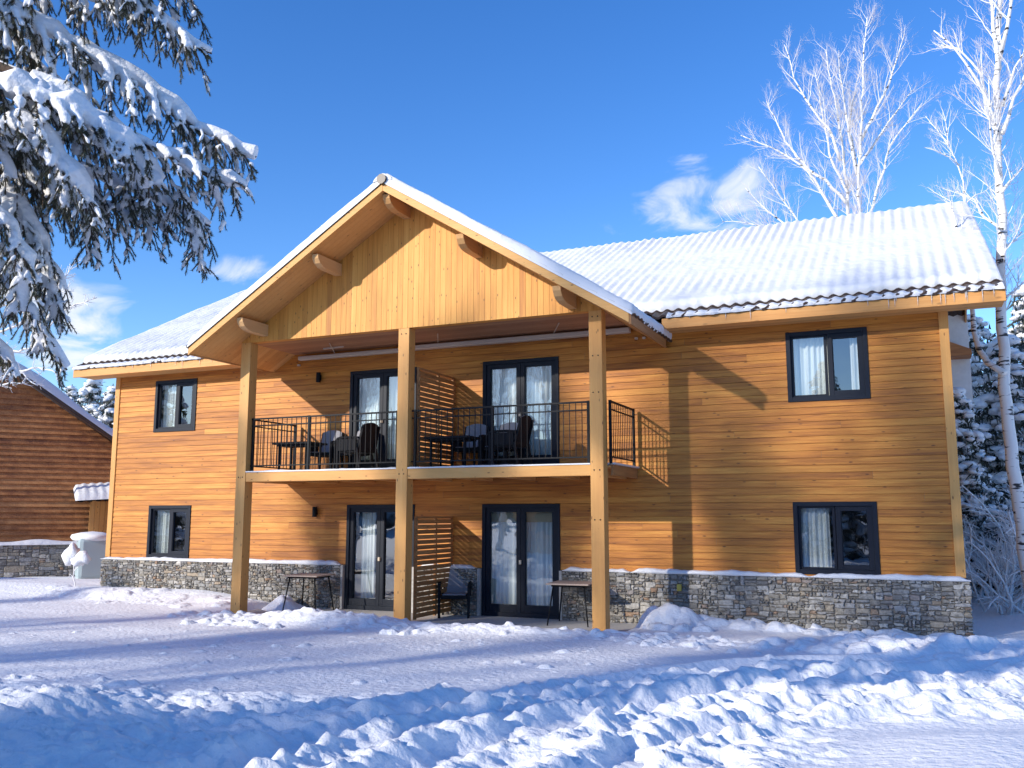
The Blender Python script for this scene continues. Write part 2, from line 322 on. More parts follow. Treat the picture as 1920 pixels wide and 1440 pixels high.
def ground_h(X, Y):
    H = .06+.07*fbm(X*.16, Y*.16, 3, 1)+.035*fbm(X*.3+.2*Y, Y*.9, 3, 4)
    # drift piled against the left stone base, bank by the right wall corner
    H += .22*sst(-1.5, -.1, Y)*sst(-1.5, -4.5, X)*sst(3, .5, Y)
    H += .10*np.exp(-((X+6.2)/1.1)**2-((Y+.8)/.5)**2)+.08*np.exp(-((X+2.4)/.8)**2-((Y+.9)/.5)**2)
    H += .30*np.exp(-((X-6.95)/.5)**2-((Y+.62)/.34)**2)+.12*np.exp(-((X-8.3)/.8)**2-((Y+.45)/.3)**2)
    H += .17*np.exp(-((Y+2.15-.05*(X-11))/.45)**2)*sst(8.6, 11, X)
    H += .45*sst(12.2, 15.5, X)*sst(-1, 4, Y)+.25*sst(3, 12, Y)*sst(12, 14, X)
    H += .20*np.exp(-((X-1.0)/1.5)**2-((Y+2.75)/.38)**2)+.10*np.exp(-((X-4.5)/1.4)**2-((Y+2.7)/.3)**2)
    H += .22*np.exp(-((X+1.35)/.35)**2-((Y+.45)/.4)**2)                       # heap by the left post on the patio
    # foreground mound bottom left, smooth hump bottom right
    H += .28*np.exp(-((X-3.9)/1.1)**2-((Y+10.9)/1.2)**2)
    H += .16*sst(9.9, 11.6, X)*sst(-7.4, -8.6, Y-(X-10)*.25)
    # rough foreground
    lim = np.interp(X, LX, LY); m = sst(0, -1.2, Y-lim)*(1-sst(9.6, 10.6, X)*sst(-7.2, -8.2, Y-(X-9.6)*.5))
    bil = np.abs(fbm(X*.9+.5*Y, Y*1.7-.3*X, 4, 21, .55)); H += m*(.10*(1-bil*2.4)-.03)+m*.038*(1-2*np.abs(fbm(X*2.1+Y*1.3, Y*3.2-X, 4, 33, .6)))+m*.035*(1-2*np.abs(fbm(X*6+Y, Y*8, 3, 35, .6)))
    m2 = np.exp(-((Y+2.6)/.45)**2)*sst(-3, -1.5, X); H += m2*.09*np.abs(fbm(X*3, Y*4, 4, 8))
    H += .010*fbm(X*7, Y*7, 3, 9)*(.4+m)
    # ruts
    def rut(pts, w, d):
        nonlocal H
        P = np.array([atz(u, v, .1)[:2] for u, v in pts]); D = np.full(X.shape, 9e9)
        for a, b in zip(P[:-1], P[1:]):
            ab = b-a; t = np.clip(((X-a[0])*ab[0]+(Y-a[1])*ab[1])/(ab@ab), 0, 1)
            D = np.minimum(D, np.hypot(X-a[0]-t*ab[0], Y-a[1]-t*ab[1]))
        D = D+.07*fbm(X*2, Y*2, 2, 40)
        k = sst(w*1.5, w*.45, D); H = H*(1-k*.75)+k*.75*(.06-d)
        H = H+.07*np.exp(-((D-w*1.7)/(w*.5))**2)
    rut(((300, 1500), (560, 1405), (800, 1340), (1060, 1290), (1400, 1250), (1920, 1222)), .20, .02)
    rut(((640, 1500), (900, 1400), (1160, 1335), (1500, 1280), (2000, 1245)), .20, .03)
    rut(((1050, 1500), (1250, 1400), (1500, 1330), (1960, 1290)), .17, .0)
    # patio area stays below its slab
    pm = sst(-2.05, -1.75, X)*sst(6.5, 6.3, X)*sst(-2.05, -1.8, Y)
    H = H*(1-pm)+(-.07)*pm
    H = np.where(pm > .9, np.maximum(H, -.07+.33*np.exp(-((X+1.42)/.36)**2-((Y+.5)/.42)**2)*(1+.5*fbm(X*4, Y*4, 4, 90))), H)
    H = np.where(Y > 0.2, np.where((X > -7.1) & (X < 11.6) & (Y < 10), -.1, H), H)
    return H
def axis(fine0, fine1, d, lo, hi, g=1.12):
    a = [fine1]; s = d
    while a[-1] < hi: s *= g; a.append(a[-1]+s)
    b = [fine0]; s = d
    while b[-1] > lo: s *= g; b.append(b[-1]-s)
    return np.array(b[::-1]+list(np.arange(fine0+d, fine1, d))+a)
xs = axis(-9.0, 14.6, .034, -300, 300, 1.09); ys = axis(-12.6, .2, .030, -300, 300, 1.09)
X, Y = np.meshgrid(xs, ys, indexing='ij'); H = mounds(X, Y, ground_h(X, Y))
pm = (X > -1.85) & (X < 6.4) & (Y > -1.85) & (Y < .1) & ~(X < -.85); H = np.where(pm, -.07, H)
far = sst(60, 250, np.hypot(X, Y)); H = H*(1-far)
g = grid(MB(), np.stack([X, Y, H], -1)); go = g.build('ground_snow', M_SNOW, smooth=True); tag(go, 'trampled and rutted snow covering the ground', None, None, 'structure')
def gh(x, y):
    i = min(len(xs)-1, np.searchsorted(xs, x)); j = min(len(ys)-1, np.searchsorted(ys, y)); return float(H[i, j])

# ------------------------------------------------------------------ chalet
K = .62; GX, GZ = 2.2, 8.04           # gable: soffit height = GZ - K*|x-GX|
GL, GR, GF = -2.32, 6.93, -2.7
def zs(x): return GZ-K*abs(x-GX)
XL, XR = -7.2, 11.725
house = thing('wooden_chalet', 'large two storey larch chalet with snowy roof, porch gable and grey stone base', 'house', (2.2, 3, 0))
OPEN = {'w1u': (9.06, 10.435, 3.976, 5.238), 'w1l': (9.06, 10.435, .966, 2.207), 'w2u': (-5.88, -4.58, 3.976, 5.238), 'w2l': (-5.88, -4.58, .966, 2.207),
        'd2u': (3.013, 4.686, 2.93, 5.119), 'd2l': (3.013, 4.686, 0, 2.198), 'd1u': (-.225, 1.449, 2.93, 5.119), 'd1l': (-.225, 1.449, 0, 2.198)}
def split_rects(x0, x1, z0, z1):
    rs = [(x0, x1, z0, z1)]
    for (a, b, c, d) in OPEN.values():
        nr = []
        for (p, q, r_, s) in rs:
            if q <= a or p >= b or s <= c or r_ >= d: nr.append((p, q, r_, s)); continue
            if r_ < c: nr.append((p, q, r_, c))
            if s > d: nr.append((p, q, d, s))
            lo, hi = max(r_, c), min(s, d)
            if p < a: nr.append((p, a, lo, hi))
            if q > b: nr.append((b, q, lo, hi))
        rs = nr
    return rs
def siding():
    mb = MB(); z = .93; h = .128; k = 0; rng = random.Random(3)
    while z < 5.62:
        x = XL+.14-rng.uniform(0, 3)
        while x < XR-.14:
            x2 = x+rng.uniform(4, 11); r = min(1, max(0, rng.gauss(.5, .26)))
            for (p, q, c, d) in split_rects(max(x, XL+.14), min(x2, XR-.14), z, min(z+h, 5.62)):
                if q-p < .004 or d-c < .002: continue
                p += .0012; q -= .0012
                def yy(zz): return -.012+.008*((zz-z)/h)
                e = .008; zt = d-e if abs(d-(z+h)) < 1e-6 else d
                v = [(p, yy(c), c), (q, yy(c), c), (q, yy(zt), zt), (p, yy(zt), zt)]; f = [(0, 1, 2, 3)]
                if zt < d:   # shadow groove at the top edge and the exposed lower lip
                    v += [(p, .008, zt), (q, .008, zt), (p, .008, d), (q, .008, d)]; f += [(3, 2, 5, 4), (4, 5, 7, 6)]
                n = len(v); v += [(p, .008, c), (q, .008, c)]; f.append((n, n+1, 1, 0))
                mb.add(v, f, r)
            x = x2
        z += h; k += 1
    return mb.build('plank_wall', SIDING, house)
wall = siding()
# gable side and back shell, closing the house
mb = MB(); mb.box(XL+.01, XL+.15, .02, 10.9, 0, 5.7); mb.box(XR-.15, XR-.01, .02, 10.9, 0, 5.7); mb.box(XL+.15, XR-.15, 10.8, 10.94, 0, 5.7)
for x in (XL+.01, XR-.15): mb.add([(x, .02, 5.7), (x, 10.9, 5.7), (x, 5.6, 8.7), (x+.14, .02, 5.7), (x+.14, 10.9, 5.7), (x+.14, 5.6, 8.7)], [(0, 2, 1), (3, 4, 5), (0, 3, 5, 2), (1, 2, 5, 4)])
mb.build('side_wall', SIDING, house)
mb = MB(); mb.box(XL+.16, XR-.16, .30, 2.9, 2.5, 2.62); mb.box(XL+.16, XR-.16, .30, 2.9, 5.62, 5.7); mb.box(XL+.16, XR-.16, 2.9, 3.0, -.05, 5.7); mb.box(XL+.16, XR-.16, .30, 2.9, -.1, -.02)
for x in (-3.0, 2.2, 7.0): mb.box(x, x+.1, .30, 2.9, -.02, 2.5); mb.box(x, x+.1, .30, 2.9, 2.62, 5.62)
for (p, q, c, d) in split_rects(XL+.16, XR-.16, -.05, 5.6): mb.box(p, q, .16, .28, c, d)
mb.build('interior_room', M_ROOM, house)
for x, nm in ((XL, 0), (XR-.15, 1)):
    MB().box(x, x+.15, -.035, .02, .97, 5.5, .35+.2*nm).build('corner_board', GLU, house, bevel=.006)
# --- stone base
def stones(x0, x1, z0, z1, yf, seed, big=1.0):
    rng = random.Random(seed); mb = MB(); cells = []
    def cut(a, b, c, d):
        w, h = b-a, d-c
        if h < .075*big or (h < .13*big and rng.random() < .5):
            if w > max(.38*big, h*4.2) or (w > h*3.0 and rng.random() < .6) or (w > h*1.8 and rng.random() < .2):
                t = a+w*rng.uniform(.32, .68); cut(a, t, c, d); cut(t, b, c, d)
            else: cells.append((a, b, c, d))
            return
        if w > h*2.2: t = a+w*rng.uniform(.35, .65); cut(a, t, c, d); cut(t, b, c, d)
        elif w > .09*big and w > h and rng.random() < .3: t = a+w*rng.uniform(.35, .65); cut(a, t, c, d); cut(t, b, c, d)
        else: t = c+h*rng.uniform(.35, .65); cut(a, b, c, t); cut(a, b, t, d)
    cut(x0, x1, z0, z1)
    for (a, b, c, d) in cells:
        g_ = .004; j = lambda s=.019: rng.uniform(-s, s); w, h = b-a, d-c
        pts = []
        for (px, pz) in ((a+g_, c+g_), ((a+b)/2, c+g_), (b-g_, c+g_), (b-g_, (c+d)/2), (b-g_, d-g_), ((a+b)/2, d-g_), (a+g_, d-g_), (a+g_, (c+d)/2)): pts.append((px+j(), pz+j(.013)))
        cx, cz = (a+b)/2, (c+d)/2; pr = rng.uniform(-.012, .010); r = rng.random(); v = []
        n = 8
        v += [(p, yf+.05, q) for p, q in pts]; v += [(p*.985+cx*.015, yf+.004, q*.97+cz*.03) for p, q in pts]
        v += [(cx+(p-cx)*(1-.016/max(w, .03)*1.4), yf-.010+pr+j(.004), cz+(q-cz)*(1-.016/max(h, .03)*1.2)) for p, q in pts]
        v.append((cx+j(), yf-.016+pr+j(.006), cz))
        f = [(i, (i+1) % n, n+(i+1) % n, n+i) for i in range(n)]+[(n+i, n+(i+1) % n, 2*n+(i+1) % n, 2*n+i) for i in range(n)]+[(2*n+i, 2*n+(i+1) % n, 3*n) for i in range(n)]
        mb.add(v, f, r)
    return mb
base = MB()
for (a, b, s) in ((XL-.03, -.30, 1), (1.52, 2.94, 2), (4.76, XR+.05, 3)):
    q = stones(a, b, -.25, .915, -.11, s, 0.86 if s == 3 else .74); base.v += q.v; base.r += q.r; base.f += [tuple(i+base.n for i in f) for f in q.f]; base.n += q.n
base.build('stone_base', M_STONE, house)
mb = MB()
for (a, b) in ((XL-.02, -.29), (1.51, 2.95), (4.75, XR+.04)): mb.box(a, b, -.092, .015, -.3, .91)
mb.build('base_mortar', M_MORT, house)
# stone reveal plaster next to doors
for x in (-.30, 1.45, 2.945, 4.69): MB().box(x, x+.055, -.1, .0, -.05, .92).build('door_plaster_edge', M_CONC, house)
def ledge(x0, x1, seed):
    n = int((x1-x0)/.05)+2; u = np.linspace(x0, x1, n); prof = [(-.005, .0), (-.005, 1.0), (-.05, 1.04), (-.10, .94), (-.135, .62), (-.14, .2), (-.12, -.05)]
    h = .058+.03*fbm(u*1.3, u*0+seed, 3, seed)+.012*fbm(u*7, u*0, 2, seed); h *= np.clip(np.minimum(u-x0, x1-u)/.15, .15, 1)
    P = np.zeros((len(prof), n, 3))
    for i, (y, z) in enumerate(prof): P[i, :, 0] = u; P[i, :, 1] = y+.012*fbm(u*5, u*0+i, 2, seed)*(y < -.04); P[i, :, 2] = .918+np.clip(h, .012, 1)*z*1.25
    return grid(MB(), P, flip=True)
for i, (a, b) in enumerate(((XL-.04, -.3), (1.6, 2.9), (4.76, 6.1), (6.12, 9.3), (9.3, XR+.06))):
    ledge(a, b, i+3).build('ledge_snow', M_RSNOW, house, smooth=True)

# --- windows and doors
def window(key, kind, curtains):
    x0, x1, z0, z1 = OPEN[key]; w = x1-x0
    mb = MB(); t = .075
    lo = z0 if kind == 'window' else z0+.0
    mb.box(x0, x0+t, -.03, .15, lo, z1, .5); mb.box(x1-t, x1, -.03, .15, lo, z1); mb.box(x0+t, x1-t, -.03, .15, z1-t, z1); mb.box(x0+t, x1-t, -.03, .15, lo, lo+t+.01)
    name = 'window' if kind == 'window' else 'glazed_door'
    fr = mb.build(name, M_FRAME, house, bevel=.004)
    xm = (x0+x1)/2+(.0 if kind == 'door' else .0)
    panes = []
    def sash(a, b, c, d, sw, bot, y0=.02, y1=.08):
        s = MB(); s.box(a, a+sw, y0, y1, c, d); s.box(b-sw, b, y0, y1, c, d); s.box(a+sw, b-sw, y0, y1, d-sw, d); s.box(a+sw, b-sw, y0, y1, c, c+bot)
        # glazing bead
        s.box(a+sw, a+sw+.012, y0+.012, y1-.02, c+bot, d-sw); s.box(b-sw-.012, b-sw, y0+.012, y1-.02, c+bot, d-sw)
        s.build('sash', M_FRAME, fr, bevel=.003)
        g_ = MB(); g_.add([(a+sw, .052, c+bot), (b-sw, .052, c+bot), (b-sw, .052, d-sw), (a+sw, .052, d-sw)], [(0, 1, 2, 3)]); g_.build('pane', M_GLASS, fr)
    if kind == 'window':
        sash(x0+t, xm+.005, z0+t+.01, z1-t, .035, .035); sash(xm+.015, x1-t, z0+t+.01, z1-t, .085, .085, .0, .08)
        MB().box(xm+.035, xm+.055, -.03, 0, (z0+z1)/2-.06, (z0+z1)/2+.06).build('handle', M_FRAME, fr) if False else None
    else:
        sash(x0+t, xm-.003, lo+t+.01, z1-t, .085, .15, .0, .08); sash(xm+.003, x1-t, lo+t+.01, z1-t, .085, .15, .0, .08)
        MB().box(xm-.025, xm+.02, -.045, 0, z0+1.02, z0+1.10).build('handle', M_WHITE, fr, bevel=.005)
    return fr
def curtain(key, a, b, label, group='curtains behind the chalet windows', z0=None, z1=None, seed=1):
    x0, x1, c, d = OPEN[key]; A = x0+(x1-x0)*a; B = x0+(x1-x0)*b; c = z0 if z0 is not None else c+.02; d = z1 if z1 is not None else d
    n = max(12, int((B-A)/.012)); u = np.linspace(A, B, n); zz = np.linspace(c, d-.02, 8)
    P = np.zeros((n, 8, 3))
    for j, z in enumerate(zz):
        k = 1-(z-c)/(d-c)
        P[:, j, 0] = u+.01*k*np.sin(u*9+seed); P[:, j, 1] = .21+.028*np.sin(u*62+1.3*np.sin(u*11+seed)+k*.5)+.015*np.sin(u*23+seed); P[:, j, 2] = z
    m_ = MB(); grid(m_, P); o = m_.build('curtain', M_CURT, None, smooth=True, loc=((A+B)/2, .21, c)); tag(o, label, 'curtain', group); return o
for k in ('w1u', 'w1l', 'w2u', 'w2l'): window(k, 'window', 0)
for k in ('d2u', 'd2l', 'd1u', 'd1l'): window(k, 'door', 0)
curtain('w1u', .05, .56, 'pale pleated curtain filling the left half of the upper right window', seed=1)
curtain('w1u', .78, .95, 'narrow gathered curtain at the right side of the upper right window', seed=2)
curtain('w1l', .05, .42, 'cream curtain hanging at the left of the lower right window', seed=3)
curtain('w1l', .88, .97, 'thin strip of curtain at the right edge of the lower right window', seed=4)
curtain('w2u', .08, .45, 'white curtain behind the left pane of the small upper left window', seed=5)
curtain('w2l', .08, .42, 'white curtain behind the left pane of the small lower left window', seed=6)
curtain('d2u', .06, .95, 'full width pleated curtain behind the right balcony door', seed=7)
curtain('d2l', .06, .95, 'full width sheer curtain behind the right ground floor door', seed=8, z1=1.86)
curtain('d1u', .06, .95, 'full width pale curtain behind the left balcony door', seed=9)
curtain('d1l', .15, .36, 'narrow curtain strip behind the left ground floor door', seed=10)
mb = MB(); mb.box(3.1, 4.6, .19, .2, 1.84, 2.14); o = mb.build('roller_blind', M_BLIND, None, loc=(3.85, .2, 1.84)); tag(o, 'beige roller blind across the top of the right ground floor door', 'blind')

# --- porch: posts, beams, deck, ceiling, gable
for x in (-1.77, 2.045, 5.925):
    zt = zs(x)-.003 if x < 0 else 5.56
    if x > 5: zt = 5.56
    o = MB().box(x, x+.24, -1.80, -1.56, -.12, 5.56, {-1.77: .62, 2.045: .5, 5.925: .42}[x]).build('post', GLU, house, bevel=.008)
for x, zs_ in ((-1.77, (2.75,)), (2.045, (2.75, 5.45)), (5.925, (1.9, 2.75, 4.1, 4.75, 5.45))):
    for z in zs_:
        for dx in (.07, .17): MB().tube([(x+dx, -1.806, z), (x+dx, -1.79, z)], .013, 8).build('bolt', M_RAIL, house)
mb = MB()
bx = lambda a, b, r: mb.box(a, b, -1.785, -1.60, 2.655, 2.845, r)
bx(-1.53, 2.045, .45); bx(2.285, 5.925, .6); mb.build('balcony_beam', GLUX, house, bevel=.006)
mb = MB()
for i in range(11): mb.box(-1.80, 6.22, -1.59+i*.143, -1.59+i*.143+.139, 2.80, 2.835, random.random())
for i in range(9): mb.box(-1.5+i*.93, -1.4+i*.93, -1.6, -.005, 2.66, 2.80, .4)
mb.build('balcony_floor', SOFFIT, house)
MB().box(6.222, 6.262, -1.56, -.02, 2.665, 2.85, .3).build('balcony_side_board', SCREENW, house); MB().box(-1.845, -1.802, -1.56, -.02, 2.665, 2.85, .6).build('balcony_side_board', SCREENW, house)
M_FLASH = simple('pale_flashing', (.6, .61, .63), .45, .2)
mb = MB(); mb.box(-1.53, 2.04, -1.80, -1.58, 2.848, 2.872); mb.box(2.29, 5.92, -1.80, -1.58, 2.848, 2.872); mb.box(6.17, 6.30, -1.58, -.02, 2.853, 2.885); mb.box(-1.87, -1.76, -1.55, -.02, 2.853, 2.88)
mb.box(-1.76, 6.17, -1.575, -.005, 2.838, 2.862)
mb.build('deck_flashing', M_FLASH, house)
# thin uneven snow left on the front lip of the deck
for (a, b, sd) in ((-1.5, 2.02, 4), (2.3, 5.9, 8)):
    n = 160; u = np.linspace(a, b, n); v = np.linspace(0, 1, 6); P = np.zeros((n, 6, 3))
    hh = np.clip(.012+.022*fbm(u*1.4, u*0, 3, sd)+.01*fbm(u*9, u*0, 2, sd), .0, .05)
    for j, t in enumerate(v): P[:, j] = np.stack([u, np.full(n, -1.80+.2*t), 2.870+hh*math.sin(math.pi*min(1, max(0, t*.9+.05)))], -1)
    grid(MB(), P).build('deck_snow', M_RSNOW, house, smooth=True)
# gable panel of vertical boards
mb = MB(); x = -1.77; rng = random.Random(9)
while x < 6.165:
    x2 = min(x+.118, 6.165); r = min(1, max(0, rng.gauss(.5, .22)))
    xs_ = [x+.0025, x2-.0025]; 
    if xs_[0] < GX < xs_[1]: xs_ = [xs_[0], GX, xs_[1]]
    v = []
    for xx in xs_: v += [(xx, -1.80, 5.562), (xx, -1.80, zs(xx)-.004)]
    mb.add(v, [(2*i, 2*i+2, 2*i+3, 2*i+1) for i in range(len(xs_)-1)], r)
    mb.add([(x2-.0025, -1.80, 5.562), (x2+.0025, -1.792, 5.562), (x2+.0025, -1.792, zs(x2)-.01), (x2-.0025, -1.80, zs(x2)-.01)], [(0, 1, 2, 3)], 0)
    x = x2
mb.add([(-1.77, -1.79, 5.562), (6.165, -1.79, 5.562), (6.165, -1.79, zs(6.165)), (GX, -1.79, GZ), (-1.77, -1.79, zs(-1.77))], [(0, 1, 2, 3, 4)], .3)
mb.box(-1.77, 6.165, -1.788, -1.62, 5.562, 5.70, .4)
mb.build('gable_panel', PANEL, house)
# porch ceiling
mb = MB()
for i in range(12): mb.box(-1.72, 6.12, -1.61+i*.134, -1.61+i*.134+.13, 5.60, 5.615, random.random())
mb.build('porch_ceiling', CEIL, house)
# sloped soffits: boards running down the slope
for sgn, xe in ((-1, GL), (1, GR)):
    mb = MB(); L_ = abs(xe-GX); y = GF+.02
    while y < .0:
        y2 = min(y+.13, .0); mb.add([(GX, y+.003, GZ), (GX, y2-.003, GZ), (xe, y2-.003, zs(xe)), (xe, y+.003, zs(xe))], [(0, 1, 2, 3)], random.gauss(.5, .3)); y = y2
    mb.add([(GX, GF+.02, GZ+.012), (GX, .0, GZ+.012), (xe, .0, zs(xe)+.012), (xe, GF+.02, zs(xe)+.012)], [(0, 1, 2, 3)], 0)
    mb.build('gable_soffit', SOFFIT, house)
# purlin ends with a rounded nose
for (px, zt) in ((GX, GZ-.03), (.62, None), (-1.16, None), (3.77, None), (5.63, None)):
    zt = (zs(px)-.055) if zt is None else zt-.02
    prof = [(-1.80, 0), (-1.80, -.24), (-2.28, -.24), (-2.42, -.22), (-2.53, -.165), (-2.60, -.08), (-2.62, .0)]
    v = [(px+s*.075, y, zt+z) for s in (-1, 1) for y, z in prof]; n = len(prof)
    f = [tuple(range(n-1, -1, -1)), tuple(range(n, 2*n))]+[(i, (i+1) % n, n+(i+1) % n, n+i) for i in range(n)]
    MB().add(v, f, random.random()).build('purlin', GLUY, house, bevel=.006)
# rake boards, eave boards
def slopeboard(x0, x1, y0, y1, zb, zt, mat, name, r=.6):
    """board following the gable slope between x0 and x1; zb, zt measured from the soffit line"""
    v = [(x, y, zs(x)+z) for x in (x0, x1) for y, z in ((y0, zb), (y1, zb), (y1, zt), (y0, zt))]
    MB().add(v, [(0, 1, 2, 3), (7, 6, 5, 4), (0, 4, 5, 1), (1, 5, 6, 2), (2, 6, 7, 3), (3, 7, 4, 0)], r).build(name, mat, house, bevel=.004)
slopeboard(GL, GX-.0015, GF-.03, GF+.018, -.02, .135, GLUX, 'rake_board', .55); slopeboard(GX+.0015, GR, GF-.03, GF+.018, -.02, .135, GLUX, 'rake_board', .75)
mb = MB(); mb.box(GR+.002, GR+.035, GF-.02, -.4, zs(GR)-.05, zs(GR)+.17, .3); mb.build('eave_board', SCREENW, house, bevel=.004)
mb = MB(); mb.box(GL-.035, GL-.002, GF-.02, -.4, zs(GL)-.03, zs(GL)+.17, .6); mb.build('eave_board', GLUY, house, bevel=.004)
# main eave fascia and soffit
EX0, EX1 = -8.0, 12.55
for (a, b, r) in ((EX0, GL+.25, .7), (GR+.02, EX1, .55)):
    MB().box(a, b, -.64, -.60, 5.37, 5.56, r).build('fascia_board', FASCIA, house, bevel=.004)
    mb = MB()
    for i in range(5): mb.box(a+.01, b-.01, -.598+i*.12, -.598+i*.12+.117, 5.40, 5.42, random.random())
    mb.build('eave_soffit', SOFFIT, house)
# side verge boards of the main roof
SL = .53; def_z = lambda y: 5.60+SL*(y+.64)
for x in (EX0, EX1-.04):
    v = [(xx, y, def_z(y)+z) for y in (-.598, 5.6) for xx, z in ((x, -.20), (x+.04, -.20), (x+.04, -.03), (x, -.03))]
    v2 = [(xx, 11.2-y, def_z(y)+z) for y in (-.598, 5.6) for xx, z in ((x, -.20), (x+.04, -.20), (x+.04, -.03), (x, -.03))]
    q = [(0, 1, 2, 3), (7, 6, 5, 4), (0, 4, 5, 1), (1, 5, 6, 2), (2, 6, 7, 3), (3, 7, 4, 0)]
    MB().add(v, q, .5).add(v2, q, .5).build('verge_board', GLUY, house)
    mb = MB(); a, b = (x+.04, XL+.01) if x < 0 else (XR-.01, x)
    mb.add([(xx, y, def_z(y)-.17) for xx in (a, b) for y in (-.598, 5.6)], [(0, 1, 3, 2)], .4); mb.build('verge_soffit', SOFFIT, house)
# --- roofs. local frame: u along the eave, s up the slope
def roof_sheet(O, U_, S_, Nn, Lu, Ls, amp=.022, wl=.21, course=.35, du=.03, s0=0):
    nu = int(Lu/du)+1; u = np.linspace(0, Lu, nu); ss = []
    s = 0
    while s < Ls: ss += [s, s+.004]; s += course
    ss = sorted(set([round(q, 4) for q in ss if q < Ls]+[Ls])); ss = np.array(ss)
    st = (1-(ss/course) % 1)*.022; st = np.where(np.isclose((ss/course) % 1, 0, atol=1e-3), 0.0, st)
    h = amp*np.cos(u*2*math.pi/wl)[:, None]+st[None, :]
    P = O+u[:, None, None]*U_+ss[None, :, None]*S_+h[..., None]*Nn
    m_ = grid(MB(), P); grid(m_, P-Nn*.02, flip=True)
    return m_
def snow_sheet(O, U_, S_, Nn, Lu, Ls, th, seed, wl=.21, amp=.022, du=.035, ds=.07, nose=.10, ends=.06, patch=None, lumps=.03):
    nu = max(4, int(Lu/du)); ns = max(4, int(Ls/ds)); u = np.linspace(0, Lu, nu)
    s = np.concatenate([np.linspace(0, 1, 9)[:-1]**1.6*nose*1.3, np.linspace(nose*1.3, Ls, ns)])
    UU, SS = np.meshgrid(u, s, indexing='ij'); wob = .035*fbm(UU[:, :1]*1.1, UU[:, :1]*0+seed, 3, seed)+.02*fbm(UU[:, :1]*6, UU[:, :1]*0, 2, seed)
    fade = np.exp(-SS*.0)
    h = th*(1+.25*fbm(UU*.5, SS*.5, 3, seed))+amp*np.cos(UU*2*math.pi/wl)*(.7+.9*fbm(UU*.45, SS*.8, 3, seed+5))+lumps*.5*fbm(UU*2.6, SS*1.6, 3, seed+2)+.006*fbm(UU*14, SS*14, 2, seed+9)
    e = np.clip(SS/nose, 0, 1); h = h*np.sqrt(np.clip(1-(1-e)**2, 0, 1))
    for D in (UU, Lu-UU): k = np.clip(D/ends, 0, 1); h = h*np.sqrt(np.clip(1-(1-k)**2, 0.0, 1))
    SS2 = SS+(wob-.008*np.cos(UU*2*math.pi/wl))*np.clip(1-SS/1.5, 0, 1)
    if patch is not None:
        h = h*patch(UU, SS)-.012*(patch(UU, SS) < .5)
    P = O+UU[..., None]*U_+SS2[..., None]*S_+(h-.004)[..., None]*Nn
    m_ = grid(MB(), P)
    # skirt down to the tiles all round
    def skirt(a):
        b = a-Nn*.03; Q = np.stack([a, b], 0); grid(m_, Q)
    skirt(P[:, 0]); skirt(P[::-1, -1]); skirt(P[0, ::-1]); skirt(P[-1, :])
    return m_
ex = np.array([1., 0, 0]); ey = np.array([0, 1., 0]); ez = np.array([0, 0, 1.])
c_, s_ = 1/math.hypot(1, SL), SL/math.hypot(1, SL)
S1 = np.array([0, c_, s_]); N1 = np.array([0, -s_, c_]); LS = 6.28/c_
ROOF0 = lambda x: np.array([x, -.68, 5.585])
roof = MB()
def addto(dst, src):
    dst.v += src.v; dst.r += src.r; dst.f += [tuple(i+dst.n for i in f) for f in src.f]; dst.n += src.n
for (a, b, so) in ((EX0, GL+.3, 0), (GR-.15, EX1, 0), (GL+.3, GR-.15, .35)):
    addto(roof, roof_sheet(ROOF0(a)+S1*so, ex, S1, N1, b-a, LS-so))
S1b = np.array([0, -c_, s_]); N1b = np.array([0, s_, c_])
addto(roof, roof_sheet(np.array([EX1, 11.88, 5.585]), -ex, S1b, N1b, EX1-EX0, LS, du=.1))
rf = roof.build('roof', M_TILE, house)
# snow on main roof
sn = MB()
addto(sn, snow_sheet(ROOF0(EX0)+S1*.38+N1*.02, ex, S1, N1, EX1-EX0, LS-.38, .15, 3, nose=.16, lumps=.035))
addto(sn, snow_sheet(np.array([EX1, 11.7, 5.66]), -ex, S1b, N1b, EX1-EX0, LS-.1, .1, 13, du=.12, ds=.2))
n = 300; u = np.linspace(EX0+.02, EX1-.02, n); P = np.zeros((n, 9, 3))
for j in range(9):
    a = math.pi*j/8; P[:, j] = np.stack([u, 5.6-.2*math.cos(a)*(1+.1*fbm(u*2, u*0, 2, j)), 5.585+SL*6.28+.0+.13*math.sin(a)+.02*fbm(u*1.5, u*0, 3, 77)], -1)
grid(sn, P, flip=True)
sn.build('roof_snow', M_RSNOW, rf, smooth=True)
# broken wavy strip of snow on the lowest tiles
def edgepatch(seed, thr):
    def f(UU, SS): return sst(thr-.12, thr+.1, fbm(UU*1.1, UU*0+seed, 3, seed)+.35*fbm(UU*5, SS*6, 2, seed+1)+.38)
    return f
for (a, b, sd, thr) in ((GR+.12, EX1-.01, 31, -.45), (EX0+.01, GL+.1, 37, -.7)):
    snow_sheet(ROOF0(a)+S1*-.012+N1*.012, ex, S1, N1, b-a, .12, .032, sd, amp=.026, nose=.03, ds=.02, ends=.02, patch=edgepatch(sd, thr), lumps=.0, du=.02).build('eave_snow_strip', M_RSNOW, rf, smooth=True)
